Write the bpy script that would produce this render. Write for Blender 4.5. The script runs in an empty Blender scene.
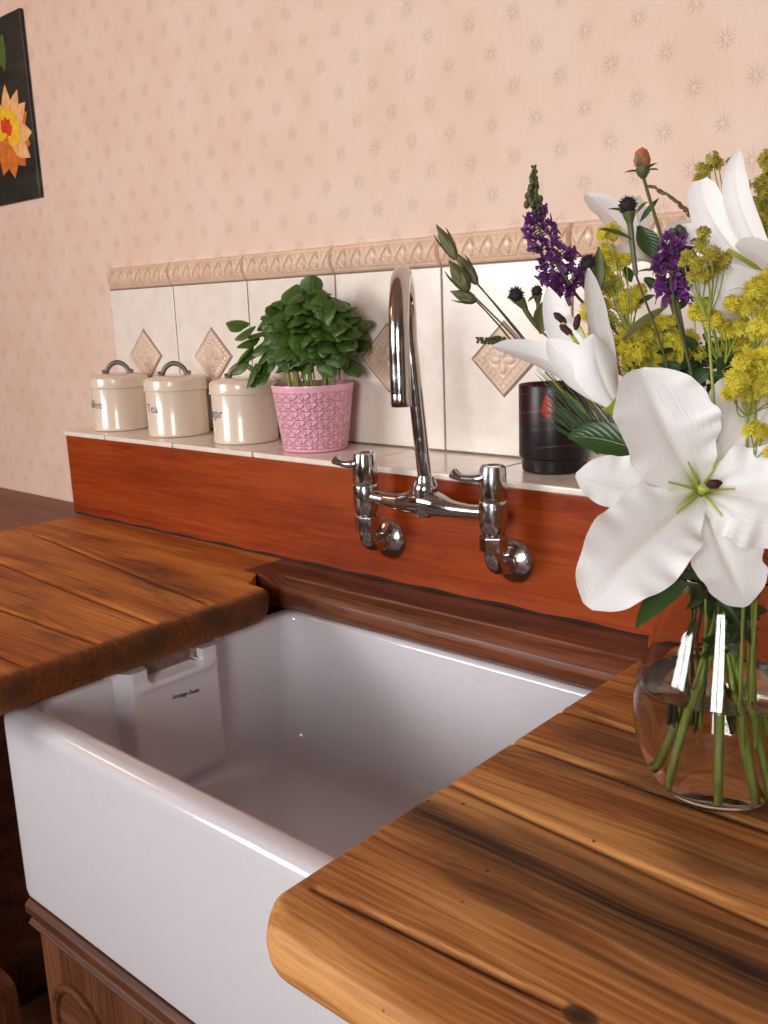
import bpy, math, random
import numpy as np
from mathutils import Vector, Matrix

random.seed(7)
rng = np.random.default_rng(7)
sc = bpy.context.scene
ZO = 0.90                      # height of the worktop above the floor; everything below is measured from the worktop

# ------------------------------------------------------------------ camera
CAM = np.array([1.3637558982976727, -1.0159768485224168, 0.35466703299207947])
ROT = np.array([[0.7486264278359459, -0.1154658947152118, 0.6528599380442999],
                [0.6619368052294138, 0.18570882587712764, -0.7261899874509534],
                [-0.03739167592216846, 0.9757970378869544, 0.2154576603947449]])
FPX = 929.0678788107563
cd = bpy.data.cameras.new('camera')
cd.sensor_fit = 'AUTO'; cd.sensor_width = 36.0; cd.lens = FPX / 1024 * 36.0
cd.clip_start = 0.02
cam = bpy.data.objects.new('camera', cd)
m4 = Matrix.Identity(4)
for i in range(3):
    for j in range(3): m4[i][j] = ROT[i][j]
    m4[i][3] = CAM[i]
cam.matrix_world = m4
sc.collection.objects.link(cam)
sc.camera = cam

def at(x, y, d):               # the point d metres deep along the view line of a pixel
    return CAM + ROT @ np.array([(x - 384) / FPX, -(y - 512) / FPX, -1.0]) * d

# ------------------------------------------------------------------ light and exposure
sc.view_settings.view_transform = 'Standard'
sc.view_settings.look = 'None'
sc.view_settings.gamma = 1.0
sc.view_settings.use_curve_mapping = False
sc.view_settings.exposure = 0.0
w = bpy.data.worlds.new('world'); sc.world = w; w.use_nodes = True
w.node_tree.nodes['Background'].inputs[0].default_value = (0.9, 0.9, 1.0, 1)
w.node_tree.nodes['Background'].inputs[1].default_value = 0.15

def area(name, loc, direction, sx, sy, power, color, spread=math.pi):
    l = bpy.data.lights.new(name, 'AREA'); l.shape = 'RECTANGLE'; l.size = sx; l.size_y = sy
    l.energy = power; l.color = color; l.spread = spread
    o = bpy.data.objects.new(name, l); sc.collection.objects.link(o)
    o.location = loc
    o.rotation_euler = Vector(direction).to_track_quat('-Z', 'Y').to_euler()
    return o
area('window_daylight', (-0.95, -3.17, 0.86), (0.66, 1, -0.24), 1.40, 1.15, 32, (0.98, 0.98, 1.0), 1.9)
area('second_window_daylight', (2.0, -3.17, 0.75), (-0.33, 1, -0.16), 0.85, 1.3, 21, (0.98, 0.985, 1.0), 1.7)
lp = bpy.data.lights.new('added_warm_light', 'POINT'); lp.energy = 9.5; lp.color = (1.0, 0.48, 0.22); lp.shadow_soft_size = 0.14  # unseen warm light, added to turn the left of the wall peach
lpo = bpy.data.objects.new('added_warm_light', lp); sc.collection.objects.link(lpo); lpo.location = (-1.05, -1.15, 1.18)

# ------------------------------------------------------------------ helpers
def srgb(r, g, b):
    f = lambda c: (c / 12.92 if c <= 0.04045 else ((c + 0.055) / 1.055) ** 2.4)
    return (f(r / 255), f(g / 255), f(b / 255), 1.0)

class NT:
    """small writer for node trees"""
    def __init__(s, name):
        s.m = bpy.data.materials.new(name); s.m.use_nodes = True
        s.t = s.m.node_tree; s.t.nodes.clear()
        s.out = s.t.nodes.new('ShaderNodeOutputMaterial')
    def n(s, typ, ins=None, **kw):
        nd = s.t.nodes.new(typ)
        for k, v in kw.items(): setattr(nd, k, v)
        for k, v in (ins or {}).items(): s.set(nd.inputs[k], v)
        return nd
    def set(s, sock, v):
        if isinstance(v, bpy.types.NodeSocket): s.t.links.new(v, sock)
        elif v is not None: sock.default_value = v
    def math(s, op, a, b=None, c=None, clamp=False):
        nd = s.t.nodes.new('ShaderNodeMath'); nd.operation = op; nd.use_clamp = clamp
        for i, v in enumerate((a, b, c)):
            if v is not None: s.set(nd.inputs[i], v)
        return nd.outputs[0]
    def mix(s, f, a, b, mode='MIX'):
        nd = s.t.nodes.new('ShaderNodeMix'); nd.data_type = 'RGBA'; nd.blend_type = mode
        s.set(nd.inputs[0], f); s.set(nd.inputs[6], a); s.set(nd.inputs[7], b)
        return nd.outputs[2]
    def ramp(s, f, stops):
        nd = s.t.nodes.new('ShaderNodeValToRGB'); s.set(nd.inputs[0], f)
        e = nd.color_ramp.elements
        while len(e) < len(stops): e.new(0.5)
        for el, (p, c) in zip(e, stops): el.position = p; el.color = c if len(c) == 4 else (*c, 1)
        return nd.outputs[0]
    def mapr(s, v, a, b, c=0.0, d=1.0, smooth=True):
        nd = s.t.nodes.new('ShaderNodeMapRange'); nd.interpolation_type = 'SMOOTHSTEP' if smooth else 'LINEAR'
        s.set(nd.inputs[0], v)
        for i, x in enumerate((a, b, c, d)): nd.inputs[1 + i].default_value = x
        return nd.outputs[0]
    def coord(s, kind='Object'):
        return s.n('ShaderNodeTexCoord').outputs[kind]
    def sep(s, v):
        nd = s.n('ShaderNodeSeparateXYZ', {0: v}); return nd.outputs
    def comb(s, x, y, z):
        return s.n('ShaderNodeCombineXYZ', {0: x, 1: y, 2: z}).outputs[0]
    def scale(s, v, sx, sy, sz):
        return s.n('ShaderNodeMapping', {'Vector': v, 'Scale': (sx, sy, sz)}).outputs[0]
    def noise(s, v, scale, detail=4, rough=0.55, dist=0.0):
        return s.n('ShaderNodeTexNoise', {'Vector': v, 'Scale': scale, 'Detail': detail, 'Roughness': rough, 'Distortion': dist}).outputs[0]
    def bump(s, h, strength=0.3, dist=0.01, normal=None):
        return s.n('ShaderNodeBump', {'Strength': strength, 'Distance': dist, 'Height': h, 'Normal': normal}).outputs[0]
    def pbsdf(s, **ins):
        nd = s.t.nodes.new('ShaderNodeBsdfPrincipled')
        for k, v in ins.items(): s.set(nd.inputs[k.replace('_', ' ')], v)
        return nd
    def done(s, shader):
        s.t.links.new(shader, s.out.inputs[0]); return s.m

def plain(name, c, rough=0.5, metal=0.0, var=0.06, vscale=30, bump=0.0, bscale=200, spec=0.5, coat=0.0, extra=None):
    t = NT(name); co = t.coord()
    n = t.noise(co, vscale, 4)
    lo = tuple(x * (1 - var * 2) for x in c[:3]) + (1,); hi = tuple(min(1, x * (1 + var * 2)) for x in c[:3]) + (1,)
    colr = t.ramp(n, [(0.3, lo), (0.7, hi)])
    ins = dict(Base_Color=colr, Roughness=rough, Metallic=metal, Specular_IOR_Level=spec, Coat_Weight=coat)
    if bump: ins['Normal'] = t.bump(t.noise(co, bscale, 3), bump, 0.002)
    b = t.pbsdf(**ins)
    for k, v in (extra or {}).items(): t.set(b.inputs[k], v)
    return t.done(b.outputs[0])

class MB:
    def __init__(s): s.v = []; s.f = []; s.uv = {}; s.mi = []
    def add(s, V, F, mi=0, uv=None):
        o = len(s.v); s.v += [tuple(map(float, p)) for p in V]
        s.f += [tuple(i + o for i in f) for f in F]; s.mi += [mi] * len(F)
        if uv is not None:
            for i, q in enumerate(uv): s.uv[o + i] = q
        return s
    def grid(s, P, wrap_u=False, wrap_v=False, uv=None, mi=0):      # P[i][j] -> points
        nu, nv = len(P), len(P[0]); V = [P[i][j] for i in range(nu) for j in range(nv)]; F = []
        for i in range(nu if wrap_u else nu - 1):
            for j in range(nv if wrap_v else nv - 1):
                a, b = i, (i + 1) % nu; c, d = j, (j + 1) % nv
                F.append((a * nv + c, b * nv + c, b * nv + d, a * nv + d))
        U = None if uv is None else [uv[i][j] for i in range(nu) for j in range(nv)]
        return s.add(V, F, mi, U)
    def lathe(s, prof, c=(0, 0, 0), axis=(0, 0, 1), seg=48, mi=0, cap=True):   # prof: (radius, height) pairs, from one end to the other
        c = np.array(c, float); ax = np.array(axis, float); ax /= np.linalg.norm(ax)
        h = np.array([1, 0, 0]) if abs(ax[0]) < 0.8 else np.array([0, 1, 0])
        a = np.cross(ax, h); a /= np.linalg.norm(a); b = np.cross(ax, a)
        P = [[c + ax * z + (a * math.cos(t) + b * math.sin(t)) * r for t in np.linspace(0, 2 * math.pi, seg, endpoint=False)] for r, z in prof]
        s.grid(P, wrap_v=True, mi=mi); o = len(s.v)
        if cap:
            n = len(prof); base = o - n * seg
            if prof[0][0] > 1e-5: s.f.append(tuple(base + i for i in range(seg))); s.mi.append(mi)
            if prof[-1][0] > 1e-5: s.f.append(tuple(base + (n - 1) * seg + i for i in reversed(range(seg)))); s.mi.append(mi)
        return s
    def tube(s, pts, rad, seg=10, cap=True, mi=0, flat=1.0):
        pts = np.array(pts, float); n = len(pts)
        if np.isscalar(rad): rad = [rad] * n
        T = np.gradient(pts, axis=0); T /= np.linalg.norm(T, axis=1)[:, None] + 1e-12
        h = np.array([0, 0, 1.0]) if abs(T[0][2]) < 0.9 else np.array([1.0, 0, 0])
        a = np.cross(T[0], h); a /= np.linalg.norm(a); P = []
        for i in range(n):
            a = a - T[i] * (a @ T[i]); a /= np.linalg.norm(a); b = np.cross(T[i], a)
            P.append([pts[i] + (a * math.cos(t) + b * math.sin(t) * flat) * rad[i] for t in np.linspace(0, 2 * math.pi, seg, endpoint=False)])
        o = len(s.v); s.grid(P, wrap_v=True, mi=mi)
        if cap:
            s.f.append(tuple(o + i for i in range(seg))); s.f.append(tuple(o + (n - 1) * seg + i for i in reversed(range(seg)))); s.mi += [mi, mi]
        return s
    def box(s, lo, hi, mi=0):
        x0, y0, z0 = lo; x1, y1, z1 = hi
        V = [(x0, y0, z0), (x1, y0, z0), (x1, y1, z0), (x0, y1, z0), (x0, y0, z1), (x1, y0, z1), (x1, y1, z1), (x0, y1, z1)]
        return s.add(V, [(0, 3, 2, 1), (4, 5, 6, 7), (0, 1, 5, 4), (1, 2, 6, 5), (2, 3, 7, 6), (3, 0, 4, 7)], mi)
    def extrude_x(s, prof, x0, x1, closed=True, mi=0):          # prof: (y, z) polygon
        n = len(prof); V = [(x0, y, z) for y, z in prof] + [(x1, y, z) for y, z in prof]
        F = [(i, (i + 1) % n, n + (i + 1) % n, n + i) for i in range(n if closed else n - 1)]
        if closed: F += [tuple(range(n))[::-1], tuple(range(n, 2 * n))]
        return s.add(V, F, mi)
    def sphere(s, c, r, seg=12, rings=8, sc=(1, 1, 1), mi=0):
        P = [[np.array(c) + np.array(sc) * r * np.array([math.sin(p) * math.cos(t), math.sin(p) * math.sin(t), math.cos(p)])
              for t in np.linspace(0, 2 * math.pi, seg, endpoint=False)] for p in np.linspace(0.001, math.pi - 0.001, rings)]
        return s.grid(P, wrap_v=True, mi=mi)

def obj(name, mb, mats, parent=None, smooth=True, bevel=0.0, loc=None, angle=40):
    """link one mesh; vertices are given in room coordinates"""
    off = np.array(parent['_loc']) if parent is not None else np.array(loc if loc is not None else (0, 0, 0), float)
    me = bpy.data.meshes.new(name)
    me.from_pydata([tuple(np.array(p) - off) for p in mb.v], [], mb.f)
    if not isinstance(mats, (list, tuple)): mats = [mats]
    for m in mats: me.materials.append(m)
    if len(mats) > 1: me.polygons.foreach_set('material_index', mb.mi)
    if mb.uv:
        l = me.uv_layers.new(name='UVMap')
        for lp_ in me.loops: l.data[lp_.index].uv = mb.uv.get(lp_.vertex_index, (0, 0))
    import bmesh
    bm = bmesh.new(); bm.from_mesh(me); bmesh.ops.recalc_face_normals(bm, faces=bm.faces); bm.to_mesh(me); bm.free()
    if smooth:
        me.polygons.foreach_set('use_smooth', [True] * len(me.polygons))
        try: me.set_sharp_from_angle(angle=math.radians(angle))
        except Exception: pass
    o = bpy.data.objects.new(name, me); sc.collection.objects.link(o)
    if parent is not None: o.parent = parent; o['_loc'] = list(parent['_loc'])
    else: o.location = off; o['_loc'] = [float(x) for x in off]
    if parent is not None: o['_loc'] = [float(x) for x in off]
    if bevel:
        b = o.modifiers.new('bevel', 'BEVEL'); b.width = bevel; b.segments = 3; b.limit_method = 'ANGLE'; b.angle_limit = math.radians(35)
        b.harden_normals = False
    return o

def tag(o, label=None, cat=None, group=None, kind=None):
    if label: o['label'] = label
    if cat: o['category'] = cat
    if group: o['group'] = group
    if kind: o['kind'] = kind
    return o

def thing(name, label, cat, loc, group=None):
    o = bpy.data.objects.new(name, None); sc.collection.objects.link(o)
    o.empty_display_size = 0.02; o.location = loc; o['_loc'] = [float(x) for x in loc]
    return tag(o, label, cat, group)

def struct(name, mb, mat, **kw):
    return tag(obj(name, mb, mat, **kw), kind='structure')

def bez(a, b, c, n=16):
    a, b, c = map(np.array, (a, b, c)); t = np.linspace(0, 1, n)[:, None]
    return (1 - t) ** 2 * a + 2 * t * (1 - t) * b + t * t * c
def spline(P, n=8):                          # Catmull-Rom through points
    P = [np.array(p, float) for p in P]; P = [2 * P[0] - P[1]] + P + [2 * P[-1] - P[-2]]; out = []
    for i in range(1, len(P) - 2):
        for t in np.linspace(0, 1, n, endpoint=False):
            a, b, c, d = P[i - 1:i + 3]
            out.append(0.5 * (2 * b + (c - a) * t + (2 * a - 5 * b + 4 * c - d) * t * t + (3 * b - a - 3 * c + d) * t ** 3))
    out.append(P[-2]); return np.array(out)
def unit(v): v = np.array(v, float); return v / (np.linalg.norm(v) + 1e-12)
def sstep(a, b, x): t = np.clip((x - a) / (b - a), 0, 1); return t * t * (3 - 2 * t)

# ------------------------------------------------------------------ materials
def flower_lattice(t, px, pz, dx, dz, R, petals, x0, z0):
    """embossed daisies on a staggered lattice: height 0..1"""
    hs = []
    for off in (0.0, 0.5):
        qx = t.math('MULTIPLY', t.math('SUBTRACT', t.math('FRACT', t.math('ADD', t.math('DIVIDE', t.math('SUBTRACT', px, x0), dx), 0.5 + off + 40)), 0.5), dx)
        qz = t.math('MULTIPLY', t.math('SUBTRACT', t.math('FRACT', t.math('ADD', t.math('DIVIDE', t.math('SUBTRACT', pz, z0), dz), 0.5 + off + 40)), 0.5), dz)
        r = t.math('SQRT', t.math('ADD', t.math('MULTIPLY', qx, qx), t.math('MULTIPLY', t.math('MULTIPLY', qz, qz), 0.72)))
        th = t.math('ARCTAN2', qz, qx)
        c = t.math('ABSOLUTE', t.math('COSINE', t.math('MULTIPLY', th, petals / 2)))
        lobe = t.math('MULTIPLY', t.math('POWER', c, 0.5), R)
        inside = t.math('DIVIDE', t.math('SUBTRACT', lobe, r), R)
        petal = t.mapr(inside, 0.0, 0.55)
        hole = t.mapr(r, R * 0.12, R * 0.28)
        hs.append(t.math('MULTIPLY', petal, hole))
    return t.math('MAXIMUM', hs[0], hs[1])

def make_wallpaper():
    t = NT('embossed_wallpaper'); co = t.coord(); X, Y, Z = t.sep(co)
    h = flower_lattice(t, X, Z, 0.0655, 0.082, 0.0150, 8, 0.7472, 0.6125)
    rib = t.noise(t.scale(co, 420, 420, 22), 1.0, 3, 0.6)
    blot = t.noise(co, 9, 4)
    hh = t.math('ADD', t.math('MULTIPLY', h, 1.0), t.math('MULTIPLY', rib, 0.6))
    nrm = t.bump(hh, 0.68, 0.0015)
    c = t.mix(t.mapr(blot, 0.35, 0.7), srgb(226, 198, 181), srgb(222, 191, 171))
    b = t.pbsdf(Base_Color=c, Roughness=0.62, Normal=nrm, Specular_IOR_Level=0.3)
    return t.done(b.outputs[0])
M_wall = make_wallpaper()
M_paint = plain('terracotta_wall_paint', srgb(138, 112, 92), 0.8, var=0.02, vscale=6)
M_ceil = plain('white_ceiling_paint', srgb(176, 150, 132), 0.85, var=0.02, vscale=5)

def make_wood(name, dark, mid, light, bands=(), rough=0.42, stain=0.6, xscale=1.0, coat=0.0, axis='X', knots=(), dots=0.0, stain_col=(0.03, 0.011, 0.005, 1), bumpk=0.25, ends=()):
    t = NT(name); co = t.coord(); X, Y, Z = t.sep(co)
    if axis == 'Z': gv = t.comb(Z, X, Y)
    else: gv = t.comb(X, Y, Z)
    warp = t.noise(t.scale(gv, 2.0, 7, 7), 1.0, 3)
    g0 = t.n('ShaderNodeVectorMath', {0: gv, 1: t.comb(0.0, t.math('MULTIPLY', t.math('SUBTRACT', warp, 0.5), 0.045), 0.0)}, operation='ADD').outputs[0]
    big = t.noise(t.scale(g0, 1.7 * xscale, 17, 17), 1.0, 5, 0.6, 0.4)
    fine = t.noise(t.scale(g0, 7 * xscale, 240, 240), 1.0, 4, 0.65)
    rings = t.n('ShaderNodeTexWave', {'Vector': t.scale(g0, 1.2, 34, 34), 'Scale': 1.0, 'Distortion': 5.0, 'Detail': 3.0, 'Detail Scale': 1.2}, bands_direction='Y').outputs['Fac']
    v = t.math('ADD', t.math('MULTIPLY', big, 0.68), t.math('ADD', t.math('MULTIPLY', fine, 0.38), t.math('MULTIPLY', rings, 0.03)))
    c = t.ramp(v, [(0.38, dark), (0.52, mid), (0.65, light)])
    # worn stains, long along the grain
    st = t.noise(t.scale(g0, 3.0 * xscale, 15, 15), 1.0, 6, 0.68, 0.6)
    sm = t.math('MULTIPLY', t.mapr(st, 0.52, 0.72), stain)
    c = t.mix(sm, c, stain_col)
    streak = t.noise(t.scale(g0, 5, 120, 120), 1.0, 3, 0.6)
    for (y0, slope, wd, stg, xa, xb) in bands:                   # dark streaks that follow single boards
        yy = t.math('SUBTRACT', Y, t.math('ADD', t.math('MULTIPLY', t.math('SUBTRACT', X, 1.0), slope), y0))
        g = t.math('EXPONENT', t.math('MULTIPLY', t.math('POWER', t.math('DIVIDE', t.math('ABSOLUTE', yy), wd), 2.0), -1.0))
        g = t.math('MULTIPLY', g, t.mapr(streak, 0.28, 0.56, 0.45, 1.0))
        g = t.math('MULTIPLY', g, t.math('MULTIPLY', t.mapr(X, xa, xa + 0.05), t.mapr(X, xb, xb - 0.05)))
        c = t.mix(t.math('MULTIPLY', g, stg), c, stain_col)
    for (kx, ky, kr, stg) in knots:
        dx = t.math('MULTIPLY', t.math('SUBTRACT', X, kx), 0.7); dy = t.math('SUBTRACT', Y if axis != 'Z' else Z, ky)
        d = t.math('SQRT', t.math('ADD', t.math('MULTIPLY', dx, dx), t.math('MULTIPLY', dy, dy)))
        rr = t.math('ADD', t.math('MULTIPLY', t.math('SINE', t.math('MULTIPLY', d, 900)), 0.06), 0.94)
        c = t.mix(t.math('MULTIPLY', t.math('MULTIPLY', t.mapr(d, kr, kr * 0.6), rr), stg), c, stain_col)
    for (xa, xb, stg) in ends:                                   # soaked end grain beside the sink
        e = t.math('MULTIPLY', t.mapr(t.math('ADD', X, t.math('MULTIPLY', t.math('SUBTRACT', big, 0.5), 0.05)), xa, xb), stg)
        c = t.mix(e, c, stain_col)
    if dots:
        vo = t.n('ShaderNodeTexVoronoi', {'Vector': co, 'Scale': 55.0}).outputs['Distance']
        dm = t.math('MULTIPLY', t.mapr(vo, 0.10, 0.05), t.mapr(t.noise(co, 14, 3), 0.44, 0.56))
        c = t.mix(t.math('MULTIPLY', dm, dots), c, stain_col)
    nrm = t.bump(t.math('ADD', fine, t.math('MULTIPLY', big, 0.5)), bumpk, 0.0012)
    rg = t.math('ADD', t.math('MULTIPLY', fine, 0.22), rough - 0.1)
    b = t.pbsdf(Base_Color=c, Roughness=rg, Normal=nrm, Coat_Weight=coat, Coat_Roughness=0.25, Specular_IOR_Level=0.28)
    return t.done(b.outputs[0])

GL = [((-0.1075, -0.2686), (0.455, -0.3385), 0.0025, 0.0036), ((-0.16, -0.386), (0.460, -0.4235), 0.0026, 0.0040), ((-0.14, -0.516), (0.462, -0.5015), 0.0025, 0.0036),
      ((-0.14, -0.604), (0.462, -0.585), 0.0028, 0.0036)]
GR = [((0.968, -0.5085), (1.80, -0.572), 0.0025, 0.0036), ((0.964, -0.4222), (1.80, -0.445), 0.0025, 0.0036), ((0.964, -0.3454), (1.80, -0.37), 0.0024, 0.0034),
      ((0.978, -0.6650), (1.15, -0.6555), 0.0030, 0.0022)]
M_wtL = make_wood('worktop_pine_left', srgb(112, 52, 16), srgb(168, 92, 34), srgb(206, 132, 60), stain=0.75, dots=0.8, rough=0.58,
                  bands=(*[(ay + (1 - ax) * (by - ay) / (bx - ax) - 0.0015, (by - ay) / (bx - ax), 0.0030, 0.9, ax - 0.02, bx + 0.02) for (ax, ay), (bx, by), _, _ in GL], (-0.19, -0.10, 0.010, 0.5, -0.10, 0.16), (-0.372, -0.08, 0.03, 0.35, 0.22, 0.46)), ends=((0.452, 0.484, 0.92),))
M_wtR = make_wood('worktop_pine_right', srgb(96, 50, 22), srgb(164, 102, 50), srgb(212, 152, 90), stain=0.75, dots=0.85, rough=0.58,
                  bands=(*[(ay + (1 - ax) * (by - ay) / (bx - ax) - 0.0012, (by - ay) / (bx - ax), 0.0026, 0.9, ax - 0.02, bx + 0.02) for (ax, ay), (bx, by), _, _ in GR], (-0.556, -0.07, 0.020, 1.0, 0.93, 1.8), (-0.528, -0.075, 0.008, 0.6, 1.0, 1.7), (-0.375, -0.05, 0.035, 0.65, 0.96, 1.9), (-0.235, 0, 0.03, 0.35, 0.96, 1.9), (-0.475, -0.05, 0.022, 0.55, 1.10, 1.9), (-0.6, -0.07, 0.006, 0.6, 1.0, 1.7)),
                  knots=((1.160, -0.6555, 0.0085, 0.95),))
M_rail = make_wood('soaked_rail_pine', srgb(52, 24, 14), srgb(98, 52, 32), srgb(128, 74, 48), stain=0.8, rough=0.36, knots=())
M_red = make_wood('varnished_red_pine', srgb(106, 36, 8), srgb(134, 50, 12), srgb(152, 64, 18), stain=0.25, rough=0.36, stain_col=srgb(78, 20, 6), bumpk=0.12, dots=0.25)
M_dark = make_wood('dark_stained_oak', srgb(40, 18, 10), srgb(74, 36, 20), srgb(98, 52, 30), stain=0.5, rough=0.5)
M_cab = make_wood('cabinet_oak', srgb(48, 25, 14), srgb(88, 48, 28), srgb(116, 70, 44), stain=0.6, rough=0.45)
M_cabv = make_wood('cabinet_oak_upright', srgb(48, 25, 14), srgb(88, 48, 28), srgb(116, 70, 44), stain=0.6, rough=0.45, axis='Z')
M_side = make_wood('side_worktop_wood', srgb(74, 34, 16), srgb(112, 58, 28), srgb(136, 76, 40), stain=0.6, rough=0.42)
M_floor = make_wood('floor_boards', srgb(96, 60, 36), srgb(136, 92, 58), srgb(158, 112, 74), stain=0.3, rough=0.5)

def make_ceramic():
    t = NT('white_fireclay'); co = t.coord()
    n = t.noise(co, 60, 3); sp = t.n('ShaderNodeTexVoronoi', {'Vector': co, 'Scale': 70.0}).outputs['Distance']
    sel = t.noise(co, 23, 3)
    c = t.mix(n, srgb(208, 204, 207), srgb(214, 211, 215))
    m = t.math('MULTIPLY', t.mapr(sp, 0.075, 0.03), t.mapr(sel, 0.56, 0.62))
    c = t.mix(t.math('MULTIPLY', m, 0.75), c, srgb(110, 90, 84))
    b = t.pbsdf(Base_Color=c, Roughness=0.12, Specular_IOR_Level=0.5, Coat_Weight=0.4, Coat_Roughness=0.05, Normal=t.bump(t.noise(co, 14, 2), 0.05, 0.004))
    return t.done(b.outputs[0])
M_sink = make_ceramic()
M_sinkslot = plain('stained_shaded_fireclay', srgb(120, 98, 86), 0.4, var=0.16, vscale=120)  # slot brown: dirt stain plus recess shade painted into the colour

def make_tile(name, c0, c1, rough=0.22):
    t = NT(name); co = t.coord()
    n = t.noise(co, 26, 6, 0.65); n2 = t.noise(co, 160, 3)
    c = t.ramp(n, [(0.3, c1), (0.62, c0)])
    c = t.mix(t.math('MULTIPLY', t.mapr(n2, 0.63, 0.72), 0.35), c, srgb(196, 168, 150))
    b = t.pbsdf(Base_Color=c, Roughness=rough, Normal=t.bump(n, 0.12, 0.003))
    return t.done(b.outputs[0])
M_tile = make_tile('cream_wall_tile', srgb(236, 226, 214), srgb(226, 212, 198))
M_border = make_tile('peach_border_tile', srgb(222, 190, 164), srgb(208, 174, 148), 0.3)
M_diam = make_tile('terracotta_inset_glaze', srgb(218, 190, 168), srgb(204, 174, 152), 0.3)
M_ledge = make_tile('ledge_tile_glaze', srgb(238, 226, 212), srgb(226, 208, 190), 0.2)
M_grout = plain('grey_grout', srgb(128, 112, 100), 0.9, var=0.1, vscale=60)
M_seal = plain('dark_sealant', srgb(30, 16, 10), 0.85, var=0.1)

def make_chrome(name, base, rough):
    t = NT(name); co = t.coord(); n = t.noise(co, 55, 5, 0.7); n2 = t.noise(co, 240, 2)
    r = t.mapr(n, 0.35, 0.75, rough, rough + 0.2)
    c = t.mix(t.mapr(n2, 0.6, 0.75), base, tuple(x * 0.72 for x in base[:3]) + (1,))
    b = t.pbsdf(Base_Color=c, Metallic=1.0, Roughness=r); return t.done(b.outputs[0])
M_chrome = make_chrome('worn_chrome', (0.53, 0.53, 0.54, 1), 0.10)
M_handle = plain('dark_grey_iron', srgb(112, 102, 98), 0.4, metal=0.4, var=0.08)
M_enamel = plain('cream_enamel', srgb(226, 208, 188), 0.22, var=0.01, vscale=12, coat=0.3)
M_print = plain('grey_print', srgb(112, 112, 118), 0.6, var=0.05)
M_mark = plain('black_print', srgb(40, 30, 30), 0.6)

def make_pot():
    t = NT('pink_embossed_ceramic'); co = t.coord(); X, Y, Z = t.sep(co)
    a = t.math('MULTIPLY', t.math('ARCTAN2', Y, X), 0.052)
    h = flower_lattice(t, a, Z, 0.0172, 0.0250, 0.0106, 6, 0.0, 0.0)
    band = t.math('MULTIPLY', t.mapr(Z, 0.004, 0.008), t.mapr(Z, 0.089, 0.085))
    b = t.pbsdf(Base_Color=t.mix(t.noise(co, 30), srgb(234, 168, 186), srgb(238, 176, 193)), Roughness=0.35, Coat_Weight=0.2,
                Normal=t.bump(t.math('MULTIPLY', h, band), 1.0, 0.0026))
    return t.done(b.outputs[0])
M_pot = make_pot()
M_soil = plain('dark_compost', srgb(46, 32, 24), 0.95, var=0.3, vscale=300, bump=0.6)

def make_leaf(name, c0, c1, rough=0.42, trans=0.25, vein=True):
    t = NT(name); co = t.coord(); n = t.noise(co, 40, 3)
    c = t.mix(n, c0, c1); nrm = None
    if vein:
        U, V, _ = t.sep(t.coord('UV'))
        mid = t.mapr(t.math('ABSOLUTE', t.math('SUBTRACT', V, 0.5)), 0.05, 0.0)
        side = t.math('SINE', t.math('MULTIPLY', t.math('ADD', U, t.math('MULTIPLY', t.math('ABSOLUTE', t.math('SUBTRACT', V, 0.5)), -0.7)), 52))
        nrm = t.bump(t.math('SUBTRACT', t.math('MULTIPLY', side, 0.25), t.math('MULTIPLY', mid, 1.0)), 0.4, 0.001)
        c = t.mix(t.math('MULTIPLY', mid, 0.35), c, tuple(min(1, x * 2.2) for x in c0[:3]) + (1,))
    b = t.pbsdf(Base_Color=c, Roughness=rough, Normal=nrm)
    tr = t.n('ShaderNodeBsdfTranslucent', {'Color': t.mix(0.5, c, (0.25, 0.4, 0.04, 1))})
    return t.done(t.n('ShaderNodeMixShader', {0: trans, 1: b.outputs[0], 2: tr.outputs[0]}).outputs[0])
M_basil = make_leaf('basil_leaf', srgb(50, 80, 28), srgb(80, 112, 42), 0.36, 0.18)
M_leaf = make_leaf('dark_green_leaf', srgb(34, 62, 30), srgb(54, 86, 42), 0.35, 0.15)
M_stem = make_leaf('green_stem', srgb(118, 134, 46), srgb(150, 160, 68), 0.5, 0.0, vein=False)
M_stemd = make_leaf('dark_stem', srgb(54, 60, 30), srgb(78, 80, 42), 0.55, 0.0, vein=False)
M_bud = make_leaf('green_bud', srgb(70, 76, 36), srgb(104, 104, 54), 0.5, 0.1, vein=False)
M_ysmall = make_leaf('lime_yellow_floret', srgb(220, 202, 42), srgb(244, 226, 86), 0.6, 0.35, vein=False)
M_yolive = make_leaf('olive_yellow_floret', srgb(176, 162, 52), srgb(208, 190, 78), 0.6, 0.35, vein=False)
M_purple = make_leaf('purple_petal', srgb(86, 26, 96), srgb(118, 46, 130), 0.5, 0.25, vein=False)
M_thistle = plain('dark_thistle', srgb(34, 26, 30), 0.8, var=0.3, vscale=400)
M_rose = make_leaf('peach_rose_petal', srgb(178, 98, 62), srgb(206, 132, 90), 0.6, 0.25, vein=False)
M_grassseed = plain('brown_grass_seed', srgb(112, 88, 64), 0.7, var=0.2, vscale=200)
M_anther = plain('maroon_anther', srgb(66, 26, 26), 0.8, var=0.2, vscale=300)
M_pist = plain('green_pistil', srgb(168, 176, 70), 0.45, var=0.08)

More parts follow.
